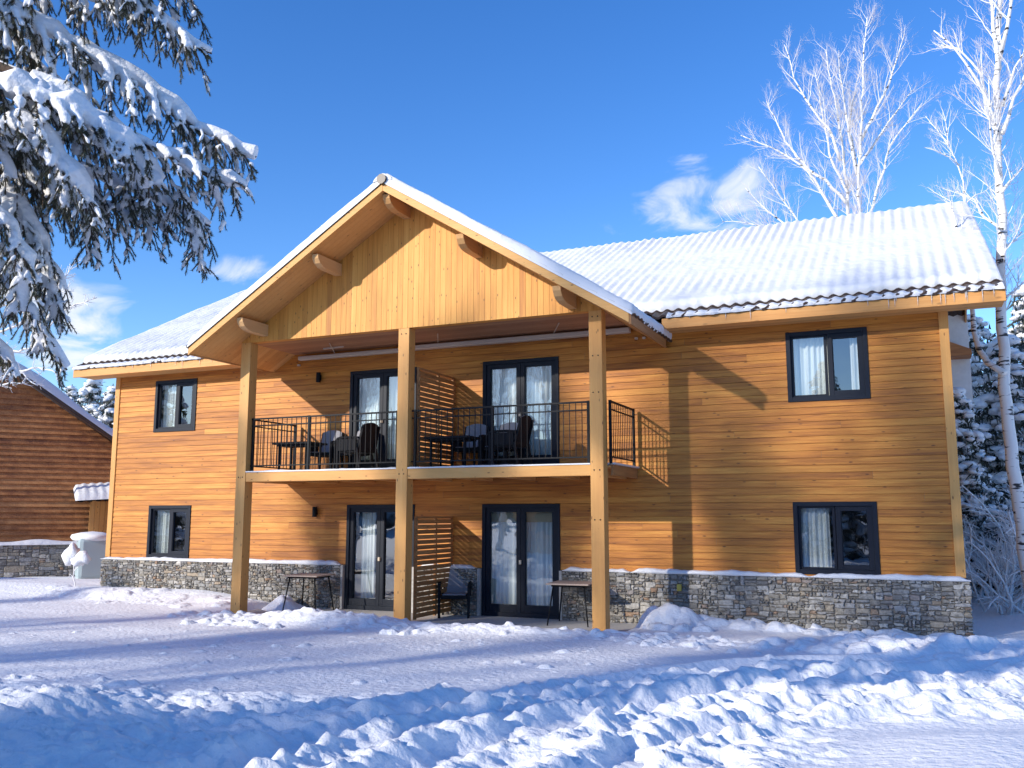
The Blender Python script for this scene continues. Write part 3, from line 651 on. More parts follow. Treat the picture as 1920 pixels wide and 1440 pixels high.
# gable roof
cg, sg = 1/math.hypot(1, K), K/math.hypot(1, K)
for sgn, xe in ((-1, GL-.05), (1, GR+.05)):
    S_ = np.array([-sgn*cg, 0, sg]); Nn = np.array([sgn*sg, 0, cg]); Ln = abs(xe-GX)/cg
    O = np.array([xe, GF-.06, zs(xe)+.155])
    yb = 7.1
    if sgn < 0: O = O+ey*yb; U_ = -ey
    else: U_ = ey
    roof_sheet(O, U_, S_, Nn, yb, Ln, amp=.014).build('gable_roof', M_TILE, house)
    m_ = snow_sheet(O+S_*.02+Nn*.015, U_, S_, Nn, yb, Ln-.0, .15 if sgn > 0 else .14, 50+sgn, amp=.016, ends=.07, nose=.12)
    m_.build('gable_roof_snow', M_RSNOW, house, smooth=True)
# drift filling the right valley between gable and main roof
n = 60; tt = np.linspace(0, 1, n); P = np.zeros((n, 13, 3))
for j in range(13):
    w_ = (j/12*2-1)*(.25+.5*tt)
    y_ = -.52+tt*4.6; x_ = GX+(GZ+.16-(5.60+SL*(y_+.64)))/K
    P[:, j] = np.stack([x_+w_, y_+0*w_, 5.60+SL*(y_+.64)+.145+.02*fbm(tt*4, tt*0+j*.2, 2, 5)+np.maximum(-w_, 0)*K*.55-.16*(abs(j/12*2-1))**3], -1)
grid(MB(), P, flip=True).build('valley_snow', M_RSNOW, house, smooth=True)
n = 180; u = np.linspace(GF-.05, 4.6, n); P = np.zeros((n, 9, 3))
for j in range(9):
    a = math.pi*j/8; P[:, j] = np.stack([GX-.21*math.cos(a)*(1+.1*fbm(u*2, u*0, 2, j)), u, GZ+.19+.115*math.sin(a)-.04*abs(math.cos(a))+.015*fbm(u*1.8, u*0, 3, 71)], -1)
mm = grid(MB(), P); mm.add(np.vstack([P[0], [[GX, GF-.05, GZ+.2]]]), [tuple(range(10))]); mm.build('ridge_snow', M_RSNOW, house, smooth=True)
MB().tube([(GX, GF-.10, GZ+.19), (GX, 4.5, GZ+.19)], .10, 10).build('ridge_cap', M_TILE, house)
# metal edge strips under the gable snow
for x0, x1 in ((GL-.03, GX-.002), (GX+.002, GR+.03)): slopeboard(x0, x1, GF-.055, GF-.032, .13, .165, M_TILE, 'rake_trim')
# --- railing
def railing(p, q, nb, posts, name='balcony_railing'):
    p, q = np.array(p, float), np.array(q, float); z0, z1 = 2.885, 3.972; m_ = MB()
    m_.beam((*p, z1-.015), (*q, z1-.015), .04, .03); m_.beam((*p, z1-.155), (*q, z1-.155), .022, .022); m_.beam((*p, z0+.10), (*q, z0+.10), .025, .025)
    for i in range(nb):
        t = (i+.5)/nb; c = p+(q-p)*t; m_.box(c[0]-.006, c[0]+.006, c[1]-.006, c[1]+.006, z0+.10, z1-.02)
    o = m_.build(name, M_RAIL, house)
    for t in posts:
        c = p+(q-p)*t; MB().box(c[0]-.023, c[0]+.023, c[1]-.023, c[1]+.023, z0-.02, z1+.006).build('railing_post', M_RAIL, o)
    return o
railing((-1.52, -1.66), (2.03, -1.66), 30, (.012, .405, .985)); railing((2.30, -1.66), (5.91, -1.66), 31, (.02, .47, .985))
railing((6.235, -1.60), (6.235, -.14), 13, (.0, 1)); railing((-1.56, -1.60), (-1.56, -.14), 13, (.0, 1))
# --- privacy screens
for (x, z0, z1, y0) in ((2.30, .04, 1.915, -1.52), (2.33, 2.88, 4.78, -1.56)):
    m_ = MB(); 
    for yy in (y0, (y0-.03)/2*.95, -.10): m_.box(x, x+.045, yy, yy+.06, z0, z1, .35)
    m_.box(x-.004, x+.05, y0, -.03, z1, z1+.04, .5); k = z0+.03; i = 0
    while k < z1-.03: m_.box(x+.046, x+.066, y0+.005, -.035, k, k+.078, random.gauss(.5, .2)); k += .097
    m_.build('privacy_screen', SCREENW, house)
# --- awning cassette with its brackets, under the porch ceiling
m_ = MB(); m_.box(-1.55, 1.2, -.17, -.045, 5.44, 5.53); m_.box(1.21, 6.2, -.19, -.045, 5.46, 5.56)
m_.build('awning_cassette', M_WHITE, house, bevel=.02)
for x in (-.6, 2.0, 4.6): MB().beam((x, -.1, 5.55), (x+.45, -.95, 5.585), .015, .015).build('ceiling_bracket', M_WHITE, house)
MB().beam((-.62, -.5, 5.58), (-.1, -.5, 5.59), .03, .03).build('ceiling_bracket', M_WHITE, house)
for x in (-1.6, 6.3, 6.45): MB().box(x-.03, x+.03, -.08, -.02, 5.33, 5.37).build('junction_box', M_WHITE, house, bevel=.01)
# --- icicles
rng = random.Random(21)
for i in range(26):
    x = rng.choice((rng.uniform(10.6, 12.4), rng.uniform(7.3, 12.4), rng.uniform(-7.8, -3))); L_ = rng.uniform(.05, .20)
    MB().tube([(x, -.66, 5.565), (x+.002, -.66, 5.565-L_*.5), (x, -.66, 5.565-L_)], [.008, .005, .001], 5).build('icicle', M_ICE, rf, smooth=True)
# --- patio
m_ = MB(); m_.box(-1.95, 6.45, -1.88, -.0, -.06, 0.0); m_.build('patio', M_CONC, None, bevel=.01); tag(bpy.data.objects['patio'], 'swept concrete patio slab under the balcony', None, None, 'structure')

# ------------------------------------------------------------------ small things on the house
def lamp(x, z, label):
    t = thing('wall_lamp', label, 'lamp', (x, -.02, z), 'black wall lamps left of the doors')
    m_ = MB(); m_.tube([(x, -.085, z-.11), (x, -.085, z+.11)], .05, 20); m_.build('lamp_body', M_RAIL, t, smooth=False, bevel=.004)
    MB().box(x-.035, x+.035, -.04, -.018, z-.06, z+.06).build('wall_bracket', M_RAIL, t)
lamp(-1.03, 5.03, 'black cylinder lamp on the balcony wall left of the door'); lamp(-1.02, 2.05, 'black cylinder lamp on the ground floor wall left of the door')
def armchair(name, label, group):
    t = thing(name, label, 'chair', (0, 0, 0), group); w = .29
    m_ = MB(); m_.box(-w+.03, w-.03, -.27, .24, .36, .43); m_.build('seat', M_WICK, t, bevel=.012)
    # curved grey textile back, leaning
    n, k = 9, 7; P = np.zeros((n, k, 3))
    for i in range(n):
        for j in range(k):
            a = i/(n-1)*2-1; v = j/(k-1); top = .56-.05*a*a
            P[i, j] = (a*.235*(1-.06*v), .215+.15*v-.035*(1-a*a)*0+.03*a*a*-1, .40+v*top)
    m2 = MB(); grid(m2, P); grid(m2, P+np.array([0, .028, 0]), flip=True)
    for E in (P[:, -1], P[0], P[-1]): grid(m2, np.stack([E, E+np.array([0, .028, 0])], 0))
    m2.build('backrest', M_GREY, t, smooth=False)
    m_ = MB()
    for s in (-1, 1): m_.beam((s*.25, .235, .40), (s*.235, .375, .90), .028, .05)
    m_.box(-.23, .23, .245, .265, .40, .46); P2 = P[:, :, :].copy(); P2[..., 1] += .034; grid(m_, P2, flip=True); m_.build('back_frame', M_WICK, t)
    m_ = MB(); m_.box(-w+.06, w-.06, -.245, .19, .431, .452); m_.build('cushion', M_GREY, t, bevel=.008)
    for s in (-1, 1):
        m_ = MB(); m_.tube([(s*.295, -.29, .60), (s*.297, -.27, .645), (s*.297, -.2, .66), (s*.295, .1, .66), (s*.28, .29, .645)], .026, 8)
        m_.box(min(s*.28, s*.305), max(s*.28, s*.305), -.24, .24, .40, .63) if True else None
        m_.build('armrest', M_WICK, t, smooth=False)
        m_ = MB(); m_.beam((s*.285, -.265, 0), (s*.29, -.26, .63), .05, .05, up=(0, 1, 0)); m_.build('leg', M_WICK, t, bevel=.005)
        m_ = MB(); m_.beam((s*.27, .33, 0), (s*.275, .25, .45), .045, .045, up=(0, 1, 0)); m_.build('leg', M_WICK, t, bevel=.005)
    return t
def place(proto, first, x, y, z, rz, label, group=None):
    o = proto if first else copy_tree(proto)
    o.location = (x, y, z); o.rotation_euler = (0, 0, rz); o['label'] = label
    if group: o['group'] = group
    return o
G1 = 'grey backed wicker armchairs'
ch = armchair('armchair', 'x', G1)
place(ch, True, 2.62, -.42, 0, R(22), 'grey wicker armchair on the patio beside the slatted screen', G1)
zf = 2.863
place(ch, False, -.52, -.48, zf, R(8), 'left armchair of the pair behind the left balcony table', G1)
place(ch, False, .22, -.50, zf, R(-12), 'right armchair of the pair behind the left balcony table', G1)
place(ch, False, .72, -1.12, zf, R(-100), 'dark armchair turned side on at the right end of the left balcony table', G1)
place(ch, False, 2.98, -.50, zf, R(5), 'left armchair of the pair behind the right balcony table', G1)
place(ch, False, 3.66, -.52, zf, R(-8), 'right armchair of the pair behind the right balcony table', G1)
place(ch, False, 4.10, -1.12, zf, R(-95), 'dark armchair turned side on in front of the right balcony door', G1)
def table(label, top_mat, leg_mat, w, d, h, splay, group, th=.028, lw=.016):
    t = thing('table', label, 'table', (0, 0, 0), group)
    MB().box(-w/2, w/2, -d/2, d/2, h-th, h).build('tabletop', top_mat, t, bevel=.006)
    MB().box(-w/2+.08, w/2-.08, -d/2+.08, d/2-.08, h-th-.035, h-th-.002).build('apron', leg_mat, t)
    for sx in (-1, 1):
        for sy in (-1, 1): MB().tube([(sx*(w/2-.11), sy*(d/2-.11), h-th-.03), (sx*(w/2-.11+splay), sy*(d/2-.11+splay), 0)], [lw, lw*.8], 8).build('leg', leg_mat, t, smooth=True)
    return t
G2 = 'patio tables with splayed metal legs'; G3 = 'low dark tables on the balcony'
tb = table('x', M_TTOP, M_RAIL, .80, .80, .75, .09, G2)
place(tb, True, -.66, -.70, 0, R(6), 'wood topped table on the patio in front of the left stone base')
place(tb, False, 5.16, -.62, 0, R(4), 'wood topped table on the patio against the right post')
tc_ = table('x', M_WICK, M_WICK, .95, .62, .60, .0, G3, .04, .028)
place(tc_, True, -.62, -1.22, zf, 0, 'low dark table behind the left balcony railing'); place(tc_, False, 2.95, -1.22, zf, 0, 'low dark table behind the right balcony railing')
# yellow valve box on the stone base and the dark red pot with a snow cap below
o = MB().box(7.0, 7.075, -.20, -.12, .62, .74).build('valve_box', M_YEL, None, bevel=.008, loc=(7.03, -.16, .62)); tag(o, 'small yellow valve box fixed on the right stone base', 'valve box')
t = thing('red_pot', 'dark red pot half buried in snow against the right stone base', 'pot', (7.24, -.30, .02))
MB().tube([(7.24, -.30, -.02), (7.24, -.30, .16), (7.24, -.30, .20)], [.075, .10, .09], 16).build('pot_body', M_RED, t, smooth=True)
m_ = MB(); blob(m_, (7.24, -.30, .215), .10, .10, .05, 3, .15); m_.build('snow_cap', M_TSNOW, t, smooth=True)

# ------------------------------------------------------------------ small snowy sapling at the left corner
t = thing('sapling', 'thin frosted sapling with two big snow lumps near the left house corner', 'young tree', (-7.9, -.35, .1))
m_ = MB(); px = lambda u, v: at(u, v, -.35)
for pl, r0 in (([(139, 1108), (141, 1095), (137, 1082), (139, 1070), (138, 1058), (134, 1045), (136, 1028)], .016), ([(137, 1082), (131, 1076), (128, 1086)], .008), ([(139, 1070), (147, 1062), (154, 1052), (150, 1043)], .010), ([(139, 1100), (131, 1108)], .008), ([(138, 1060), (129, 1052)], .008)):
    P = np.array([px(*q) for q in pl]); m_.tube(P, np.linspace(r0, r0*.6, len(P)), 6)
m_.build('stem', M_FROST, t, smooth=True)
for (u, v, a, b) in ((133, 1041, .19, .24), (152, 1048, .19, .17), (137, 1030, .12, .15)):
    m_ = MB(); c = px(u, v); blob(m_, c, a*1.05, a*.85, b, u, .75); m_.build('snow_lump', M_TSNOW, t, smooth=True)

# ------------------------------------------------------------------ neighbouring house on the left
def local(O, ux, uy): 
    O = np.array(O, float); ux = np.array([*ux, 0.]); uy = np.array([*uy, 0.])
    return lambda x, y, z: tuple(O+ux*x+uy*y+ez*z)
def quadbox(m_, T, x0, x1, y0, y1, z0, z1, r=.5):
    v = [T(x, y, z) for z in (z0, z1) for y in (y0, y1) for x in (x0, x1)]
    m_.add(v, [(0, 2, 3, 1), (4, 5, 7, 6), (0, 1, 5, 4), (2, 6, 7, 3), (0, 4, 6, 2), (1, 3, 7, 5)], r)
def plank_gable(T, W_, z0, ze, slope, seed, h=.16, lapy=.02):
    """gable wall seen from y<0 of the local frame; x 0..W_"""
    rng = random.Random(seed); m_ = MB(); z = z0; apex = ze+slope*W_/2
    while z < apex:
        z2 = min(z+h, apex); x = -rng.uniform(0, 3)
        while x < W_:
            x2 = x+rng.uniform(2, 5); r = min(1, max(0, rng.gauss(.5, .25)))
            def clip(zz): e = max(0, (zz-ze)/slope); return e, W_-e
            l0, r0 = clip(z); l1, r1 = clip(z2); a0, b0 = max(x, l0), min(x2, r0); a1, b1 = max(x, l1), min(x2, r1)
            if b0 > a0 and b1 >= a1-1e-6: m_.add([T(a0, -lapy, z), T(b0, -lapy, z), T(b1, -.002, z2), T(a1, -.002, z2)], [(0, 1, 2, 3)], r); m_.add([T(a0, 0.01, z), T(b0, 0.01, z), T(b0, -lapy, z), T(a0, -lapy, z)], [(0, 1, 2, 3)], 0)
            x = x2
        z = z2
    return m_
# local x runs to the left along the wall as seen from the camera -> use x to the right instead
BR = atd(203, 1010, 35.0); u_r = np.array([.597, .802]); n_b = np.array([-.802, .597]); WW = 12.0
O_ = np.array([BR[0]-u_r[0]*WW, BR[1]-u_r[1]*WW, 0]); T = local(O_, u_r, n_b)
nb = thing('neighbouring_house', 'dark brown plank house with snowy pitched roof beyond the left corner', 'house', tuple(O_))
ZE = 4.45; SLN = .69
plank_gable(T, WW, 1.12, ZE, SLN, 5, .19, .05).build('plank_wall', OLDW, nb)
m_ = MB(); quadbox(m_, T, .05, WW-.05, .03, 9, .2, ZE); quadbox(m_, T, 0, WW+.02, -.06, .0, .1, 1.12); m_.add([T(0.05, .02, ZE), T(WW-.05, .02, ZE), T(WW/2, .02, ZE+SLN*WW/2-.05)], [(0, 1, 2)]); m_.build('house_shell', M_MORT, nb)
for sg_ in (0, 1):
    a = -.45 if sg_ == 0 else WW+.45; mid = WW/2
    def zz(x): return ZE+SLN*(mid-abs(x-mid))
    m_ = MB(); v = [T(x, y, zz(x)+z) for x in (a, mid) for y in (-.45, 9.4) for z in (.02, .16)]
    m_.add(v, [(0, 1, 3, 2), (4, 6, 7, 5), (0, 4, 5, 1), (2, 3, 7, 6), (1, 5, 7, 3), (0, 2, 6, 4)]); m_.build('roof', M_TILE, nb)
    n, k = 60, 30; P = np.zeros((n, k, 3))
    for i in range(n):
        x = a+(mid-a)*i/(n-1)
        for j in range(k):
            y = -.47+9.9*(j/(k-1))**1.6; e = min(1, abs(x-a)/.22)*min(1, (y+.47)/.12+.0)
            P[i, j] = T(x, y, zz(x)+.16+(.30+.07*math.sin(x*2.1+y*.4))*math.sqrt(max(0, 1-(1-e)**2)))
    grid(MB(), P, flip=(sg_ == 0)).build('roof_snow', M_RSNOW, nb, smooth=True)
# lean-to shed roof, its boarded wall, at the right corner of that house
le = thing('lean_to_porch', 'small snow capped lean-to with board wall at the corner of the brown house', 'porch', tuple(atd(175, 1060, 34)))
T2 = local((*atd(150, 1000, 34.2)[:2], 0), u_r, n_b)
m_ = MB(); 
for i in range(9): quadbox(m_, T2, .28+i*.16, .43+i*.16, .3, .35, .2, 2.45, random.random())
m_.build('board_wall', GLU, le)
m_ = MB(); quadbox(m_, T2, .9, 1.22, .2, .26, .5, 2.2, .1); m_.build('door', OLDW, le)
n, k = 40, 12; P = np.zeros((n, k, 3)); Pb = np.zeros((n, k, 3))
for i in range(n):
    x = -.25+2.6*i/(n-1)
    for j in range(k):
        y = -.55+1.6*j/(k-1); e = min(1, (x+.25)/.18)*min(1, (y+.55)/.12); zb = 2.45+.34*(y+.55)+.10*min(1, (x+.25)/1.5)
        P[i, j] = T2(x, y, zb+(.17+.02*math.sin(x*24))*math.sqrt(max(0, 1-(1-e)**2))); Pb[i, j] = T2(x, y, zb-.05+.02*math.sin(x*24))
grid(MB(), Pb, flip=True).build('roof', M_TILE, le); grid(MB(), P).build('roof_snow', M_RSNOW, le, smooth=True)
# low stone wall and tank
sw = thing('stone_garden_wall', 'low blue grey stone wall with snow on top below the brown house', 'wall', tuple(atd(60, 1062, 33)))
PW = atd(160, 1062, 32.5); T3 = local((PW[0]-u_r[0]*9, PW[1]-u_r[1]*9, 0), u_r, n_b)
q = stones(0, 9, .0, 1.08, 0, 9, 1.6); v = np.concatenate(q.v); q.v = [np.array([T3(*p) for p in v])]; q.r = [np.concatenate(q.r)]; q.build('stonework', M_STONE, sw)
m_ = MB(); quadbox(m_, T3, 0, 9, .02, .5, -.1, 1.06); m_.build('core', M_MORT, sw)
n, k = 80, 7; P = np.zeros((n, k, 3))
for i in range(n):
    for j in range(k): a = math.pi*j/(k-1); P[i, j] = T3(-.03+9.06*i/(n-1), .24-.30*math.cos(a), 1.06+.13*math.sin(a)*(1+.3*math.sin(i*.4)))
grid(MB(), P).build('snow_cap', M_RSNOW, sw, smooth=True)
tk = thing('storage_tank', 'pale blue grey storage tank with a thick rounded snow cap by the stone wall', 'tank', tuple(atd(180, 1068, 31.0)))
c = atd(178, 1066, 31.0); T4 = local((c[0], c[1], 0), u_r, n_b)
m_ = MB(); quadbox(m_, T4, -.52, .55, -.35, .6, .05, 1.32); m_.build('tank_body', M_PLAST, tk, bevel=.13)
m_ = MB(); blob(m_, T4(-.12, .12, 1.31), .70, .56, .17, 4, .12); m_.build('snow_cap', M_TSNOW, tk, smooth=True)
cbl = MB(); A = atd(155, 752, 34); B = at(214, 748, .3); P = [A+(B-A)*t_-ez*.10*math.sin(math.pi*t_) for t_ in np.linspace(0, 1, 14)]; cbl.tube(P, .012, 5)
P = [A+(B-A)*t_-ez*(.22*math.sin(math.pi*t_)+.12) for t_ in np.linspace(0, 1, 14)]; cbl.tube(P, .01, 5)
o = cbl.build('overhead_cable', M_WIRE, None, loc=tuple(A)); tag(o, 'overhead cable strung between the brown house and the chalet corner', 'cable')
# white walled building glimpsed behind the right eave
wb = thing('white_building', 'white rendered building with brown eave seen just right of the chalet corner', 'building', tuple(atd(1790, 1000, 27)))
Pq = at(1821, 700, 9.0); x1 = Pq[0]; 
m_ = MB(); m_.box(x1-5, x1, 9, 15, 0, 8.6); m_.build('wall', M_WHITEWALL, wb)
zt = at(1784, 640, 8.6)[2]; zt2 = at(1820, 657, 8.6)[2]; zb_ = at(1820, 668, 8.6)[2]
m_ = MB(); v = [(x1-1.6, y, zt+.45) if False else (x, y, z) for y in (8.4, 8.99) for x, z in ((x1-.60, zb_), (x1+.01, zb_), (x1+.01, zt2), (x1-.60, zt+.02))]
m_.add(v, [(0, 1, 2, 3), (7, 6, 5, 4), (0, 4, 5, 1), (1, 5, 6, 2), (2, 6, 7, 3), (3, 7, 4, 0)], .4); m_.build('eave_return', OLDW, wb)

# ------------------------------------------------------------------ birches
def polyw(pts, Y, jit, r0, r1, rng, seg=.35):
    P = np.array([at(u, v, Y) for u, v in pts]); P[:, 1] += np.linspace(0, jit, len(P))
    # resample + wander
    d = np.concatenate([[0], np.cumsum(np.linalg.norm(np.diff(P, axis=0), axis=1))]); n = max(4, int(d[-1]/seg)); s = np.linspace(0, d[-1], n)
    Q = np.stack([np.interp(s, d, P[:, i]) for i in range(3)], -1)
    w = rng.normal(0, .018, (n, 3)); w[0] = 0; Q = Q+w
    return Q, np.linspace(r0, r1, n)
def twigs(mb, P, rad, rng, dens, L0, depth, up=.55, frac0=.15, minr=.004, sides=4, mb2=None):
    n = len(P); L = np.linalg.norm(np.diff(P, axis=0), axis=1).sum(); m_ = max(1, int(L*dens))
    for k in range(m_):
        t = frac0+(1-frac0)*rng.random(); i = min(n-2, int(t*(n-1))); p = P[i]+(P[i+1]-P[i])*((t*(n-1)) % 1)
        T_ = P[i+1]-P[i]; T_ = T_/(np.linalg.norm(T_)+1e-9)
        a = rng.normal(size=3); a -= T_*(a@T_); a /= np.linalg.norm(a)+1e-9
        ang = rng.uniform(.45, .95); d = T_*math.cos(ang)+a*math.sin(ang)+ez*up*.35; d /= np.linalg.norm(d)
        Lc = L0*rng.uniform(.45, 1.1)*(1.15-.6*t); r0 = max(minr, min(rad[i]*.5, .0085*Lc+.003)); ns = max(4, int(Lc/.14)); pts = [p]
        for s in range(ns):
            d = d+rng.normal(0, .085, 3)+ez*up*.12; d /= np.linalg.norm(d); pts.append(pts[-1]+d*Lc/ns)
        pts = np.array(pts); rr = np.linspace(r0, max(minr*.8, r0*.35), len(pts)); mb.tube(pts, rr, sides, rng.random(), cap=False)
        if depth > 0: twigs(mb2 or mb, pts, rr, rng, dens*1.5, L0*.5, depth-1, up, .2, minr*.55, 3)
def birch(name, label, base, stems, Y, seed, dens, L0, depth, group):
    rng = np.random.default_rng(seed); t = thing(name, label, 'tree', base, group); tr = MB(); br = MB(); tw = MB()
    for (pts, jit, r0, r1, tr_) in stems:
        Q, rad = polyw(pts, Y, jit, r0*.74, r1*.7, rng); tr.tube(Q, rad, 8, .5)
        twigs(br, Q, rad, rng, dens, L0, depth, frac0=tr_, mb2=tw)
    tr.build('trunk', M_BIRCH, t, smooth=True); br.build('branches', M_FROST, t, smooth=False); tw.build('fine_twigs', M_TWIG, t); return t
st1 = [([(1598, 470), (1591, 414), (1588, 362), (1579, 272), (1567, 196), (1554, 136), (1545, 80)], .6, .155, .02, .1),
       ([(1605, 470), (1612, 408), (1610, 332), (1616, 242), (1619, 151), (1622, 91), (1628, 45)], -.5, .125, .02, .1),
       ([(1590, 450), (1571, 414), (1536, 353), (1509, 320), (1455, 290), (1395, 270)], -.8, .09, .018, .15),
       ([(1586, 380), (1548, 335), (1515, 311), (1476, 266), (1455, 224), (1430, 170)], .9, .085, .018, .15),
       ([(1576, 302), (1557, 251), (1521, 211), (1494, 169), (1480, 112)], -1.2, .075, .018, .1),
       ([(1606, 326), (1591, 242), (1573, 121), (1570, 75)], .8, .07, .018, .1),
       ([(1612, 308), (1642, 257), (1687, 181), (1712, 145)], 1.1, .07, .018, .1),
       ([(1615, 263), (1640, 215), (1666, 181), (1696, 91)], -1.0, .07, .018, .1),
       ([(1600, 470), (1633, 405), (1654, 332), (1666, 287), (1727, 208)], -.6, .09, .018, .1),
       ([(1560, 470), (1482, 426), (1431, 384), (1394, 341)], .7, .07, .018, .2),
       ([(1540, 470), (1500, 423), (1461, 369), (1430, 330)], -.9, .06, .018, .2),
       ([(1530, 470), (1450, 430), (1400, 412), (1350, 405)], .5, .05, .015, .3),
       ([(1590, 362), (1560, 300), (1545, 240), (1530, 150), (1520, 95)], 1.4, .06, .015, .1),
       ([(1610, 332), (1590, 230), (1600, 150), (1610, 80)], 1.5, .06, .015, .1)]
b0 = at(1600, 640, 15.); base1 = (b0[0], 15., 0)
st1 = [(([(1601, 900)]+p[0:] if i < 2 else p), j, r0, r1, (.5 if i < 2 else f)) for i, (p, j, r0, r1, f) in enumerate(st1)]
birch('birch_tree', 'many stemmed frosted birch fanning out above the chalet roof', base1, st1, 15., 3, 5.2, 1.35, 2, 'frosted birch trees')
Yb = 1.9
st2 = [([(1935, 1110), (1915, 980), (1904, 900), (1890, 780), (1882, 690), (1882, 600), (1880, 520), (1878, 430), (1877, 330), (1872, 230), (1872, 130), (1875, 60), (1880, -60)], .5, .17, .06, .42),
       ([(1884, 700), (1862, 690), (1842, 660), (1834, 620), (1830, 580), (1818, 470), (1800, 400), (1790, 340)], 1.2, .085, .02, .4),
       ([(1876, 260), (1855, 215), (1850, 170), (1840, 110), (1800, 60), (1765, 50)], .8, .06, .015, .1),
       ([(1874, 270), (1856, 205), (1830, 160), (1790, 110), (1752, 80)], -.6, .055, .015, .1),
       ([(1880, 250), (1900, 180), (1925, 120), (1950, 60)], .8, .055, .015, .1),
       ([(1878, 360), (1900, 320), (1925, 290)], .8, .05, .015, .1), ([(1880, 200), (1895, 150), (1920, 110)], -.4, .05, .015, .1),
       ([(1872, 130), (1866, 60), (1862, -10), (1855, -80)], .4, .06, .02, .1), ([(1874, 110), (1890, 40), (1900, -40)], -.6, .06, .02, .1),
       ([(1880, 430), (1850, 400), (1830, 350), (1800, 330)], .9, .04, .012, .1), ([(1878, 330), (1850, 260), (1845, 190)], -1, .04, .012, .1),
       ([(1880, 480), (1900, 440), (1930, 400)], 1.2, .045, .012, .1), ([(1880, 560), (1910, 540), (1940, 500)], .5, .035, .012, .1)]
birch('birch_tree', 'tall birch with white forked trunk at the right edge of the photo', (13.2, Yb, 0), st2, Yb, 8, 5.5, 1.0, 2, 'frosted birch trees')
st3 = [([(1812, 560), (1812, 400), (1808, 350), (1800, 310), (1780, 275), (1760, 240), (1735, 210)], .3, .06, .012, .3), ([(1800, 310), (1770, 292), (1732, 288)], -.5, .03, .01, .1), ([(1778, 275), (1775, 230), (1768, 190)], .5, .03, .01, .1),
       ([(1812, 380), (1840, 350), (1868, 370)], .5, .03, .01, .1)]
birch('birch_tree', 'slender frosted birch top between the roof end and the tall birch', (at(1812, 560, 14)[0], 14, 0), st3, 14., 12, 5.0, .9, 2, 'frosted birch trees')

# ------------------------------------------------------------------ snow laden conifers (background)
def conifer_meshes(Hh, Rr, seed, boughs):
    rng = np.random.default_rng(seed); tr = MB(); fo = MB(); sn = MB()
    tr.tube([(0, 0, -.2), (0.05, 0, Hh*.5), (0, 0, Hh)], [.16, .09, .02], 8)
    fv = []; 
    for b in range(boughs):
        t = (b+.5)/boughs; z = Hh*(.04+.95*t); L = Rr*(1-t)**.75*rng.uniform(.75, 1.15)+.15; az = b*2.39996+rng.normal(0, .25)
        d = np.array([math.cos(az), math.sin(az), 0]); side = np.array([-d[1], d[0], 0]); ns = max(3, int(L/.22)); pts = []
        for i in range(ns+1):
            s = i/ns; pts.append(d*L*s+ez*(z+.10*L*s-.42*L*s*s))
        for i in range(1, ns+1):
            p = pts[i]; s = i/ns; w = .30*L*(1-.65*s)+.10
            nb_ = 2+int(w/.22)
            for q in range(nb_):
                o = side*rng.uniform(-w, w)+ez*(-.10*rng.random()); c = p+o; c[2] -= .25*abs((o@side))
                r_ = rng.uniform(.10, .20)*(1.15-.4*s); 
                if rng.random() < .8: blob(sn, c+ez*.05, r_*1.15, r_*1.15, r_*.62, int(rng.integers(90)), .45)
                m = 9
                for _ in range(m):
                    a = c+rng.normal(0, .11, 3)-ez*.1; v1 = rng.normal(0, .11, 3)-ez*.11; v2 = rng.normal(0, .05, 3)
                    fo.add([a, a+v1, a+v2], [(0, 1, 2)], rng.random())
    return tr, fo, sn
def conifer(Hh, Rr, seed, boughs, label, group):
    t = thing('snowy_conifer', label, 'tree', (0, 0, 0), group); a, b, c = conifer_meshes(Hh, Rr, seed, boughs)
    a.build('trunk', M_BARK, t); b.build('foliage', M_FARN, t); c.build('snow_cover', M_TSNOW, t, smooth=True); return t
GC = 'snow laden conifers around the chalet'
c1 = conifer(8.5, 2.1, 1, 62, 'x', GC); c2 = conifer(6.5, 1.9, 2, 50, 'x', GC)
used = {}
def plant(src, x, y, z, sc, rz, label):
    first = src not in used; used[src] = 1
    o = src if first else copy_tree(src)
    o.location = (x, y, z); o.scale = (sc,)*3; o.rotation_euler = (0, 0, rz); o['label'] = label
def base_at(u, Y): p = at(u, 943, Y); return p[0], Y
for i, (src, u, Y_, sc, lab) in enumerate((
    (c2, 1806, 8.0, .80, 'small snowy conifer hiding the foot of the white building'), (c1, 1850, 13, .95, 'dark snow clumped conifer nearest the chalet right corner'), (c2, 1905, 10, 1.05, 'snowy conifer behind the tall birch trunk'),
    (c1, 1960, 15, 1.1, 'taller snowy conifer at the far right edge'), (c2, 1800, 17, 1.0, 'farther snowy conifer peeping past the white building'),
    (c1, 198, 16, 1.0, 'snowy conifer in the gap left of the chalet eave'), (c2, 160, 20, 1.5, 'snowy conifer above the brown house roof'),
    (c1, 120, 26, 1.25, 'far snowy conifer behind the ridge of the brown house'))):
    x, y = base_at(u, Y_); plant(src, x, y, -.1, sc, i*1.3, lab)
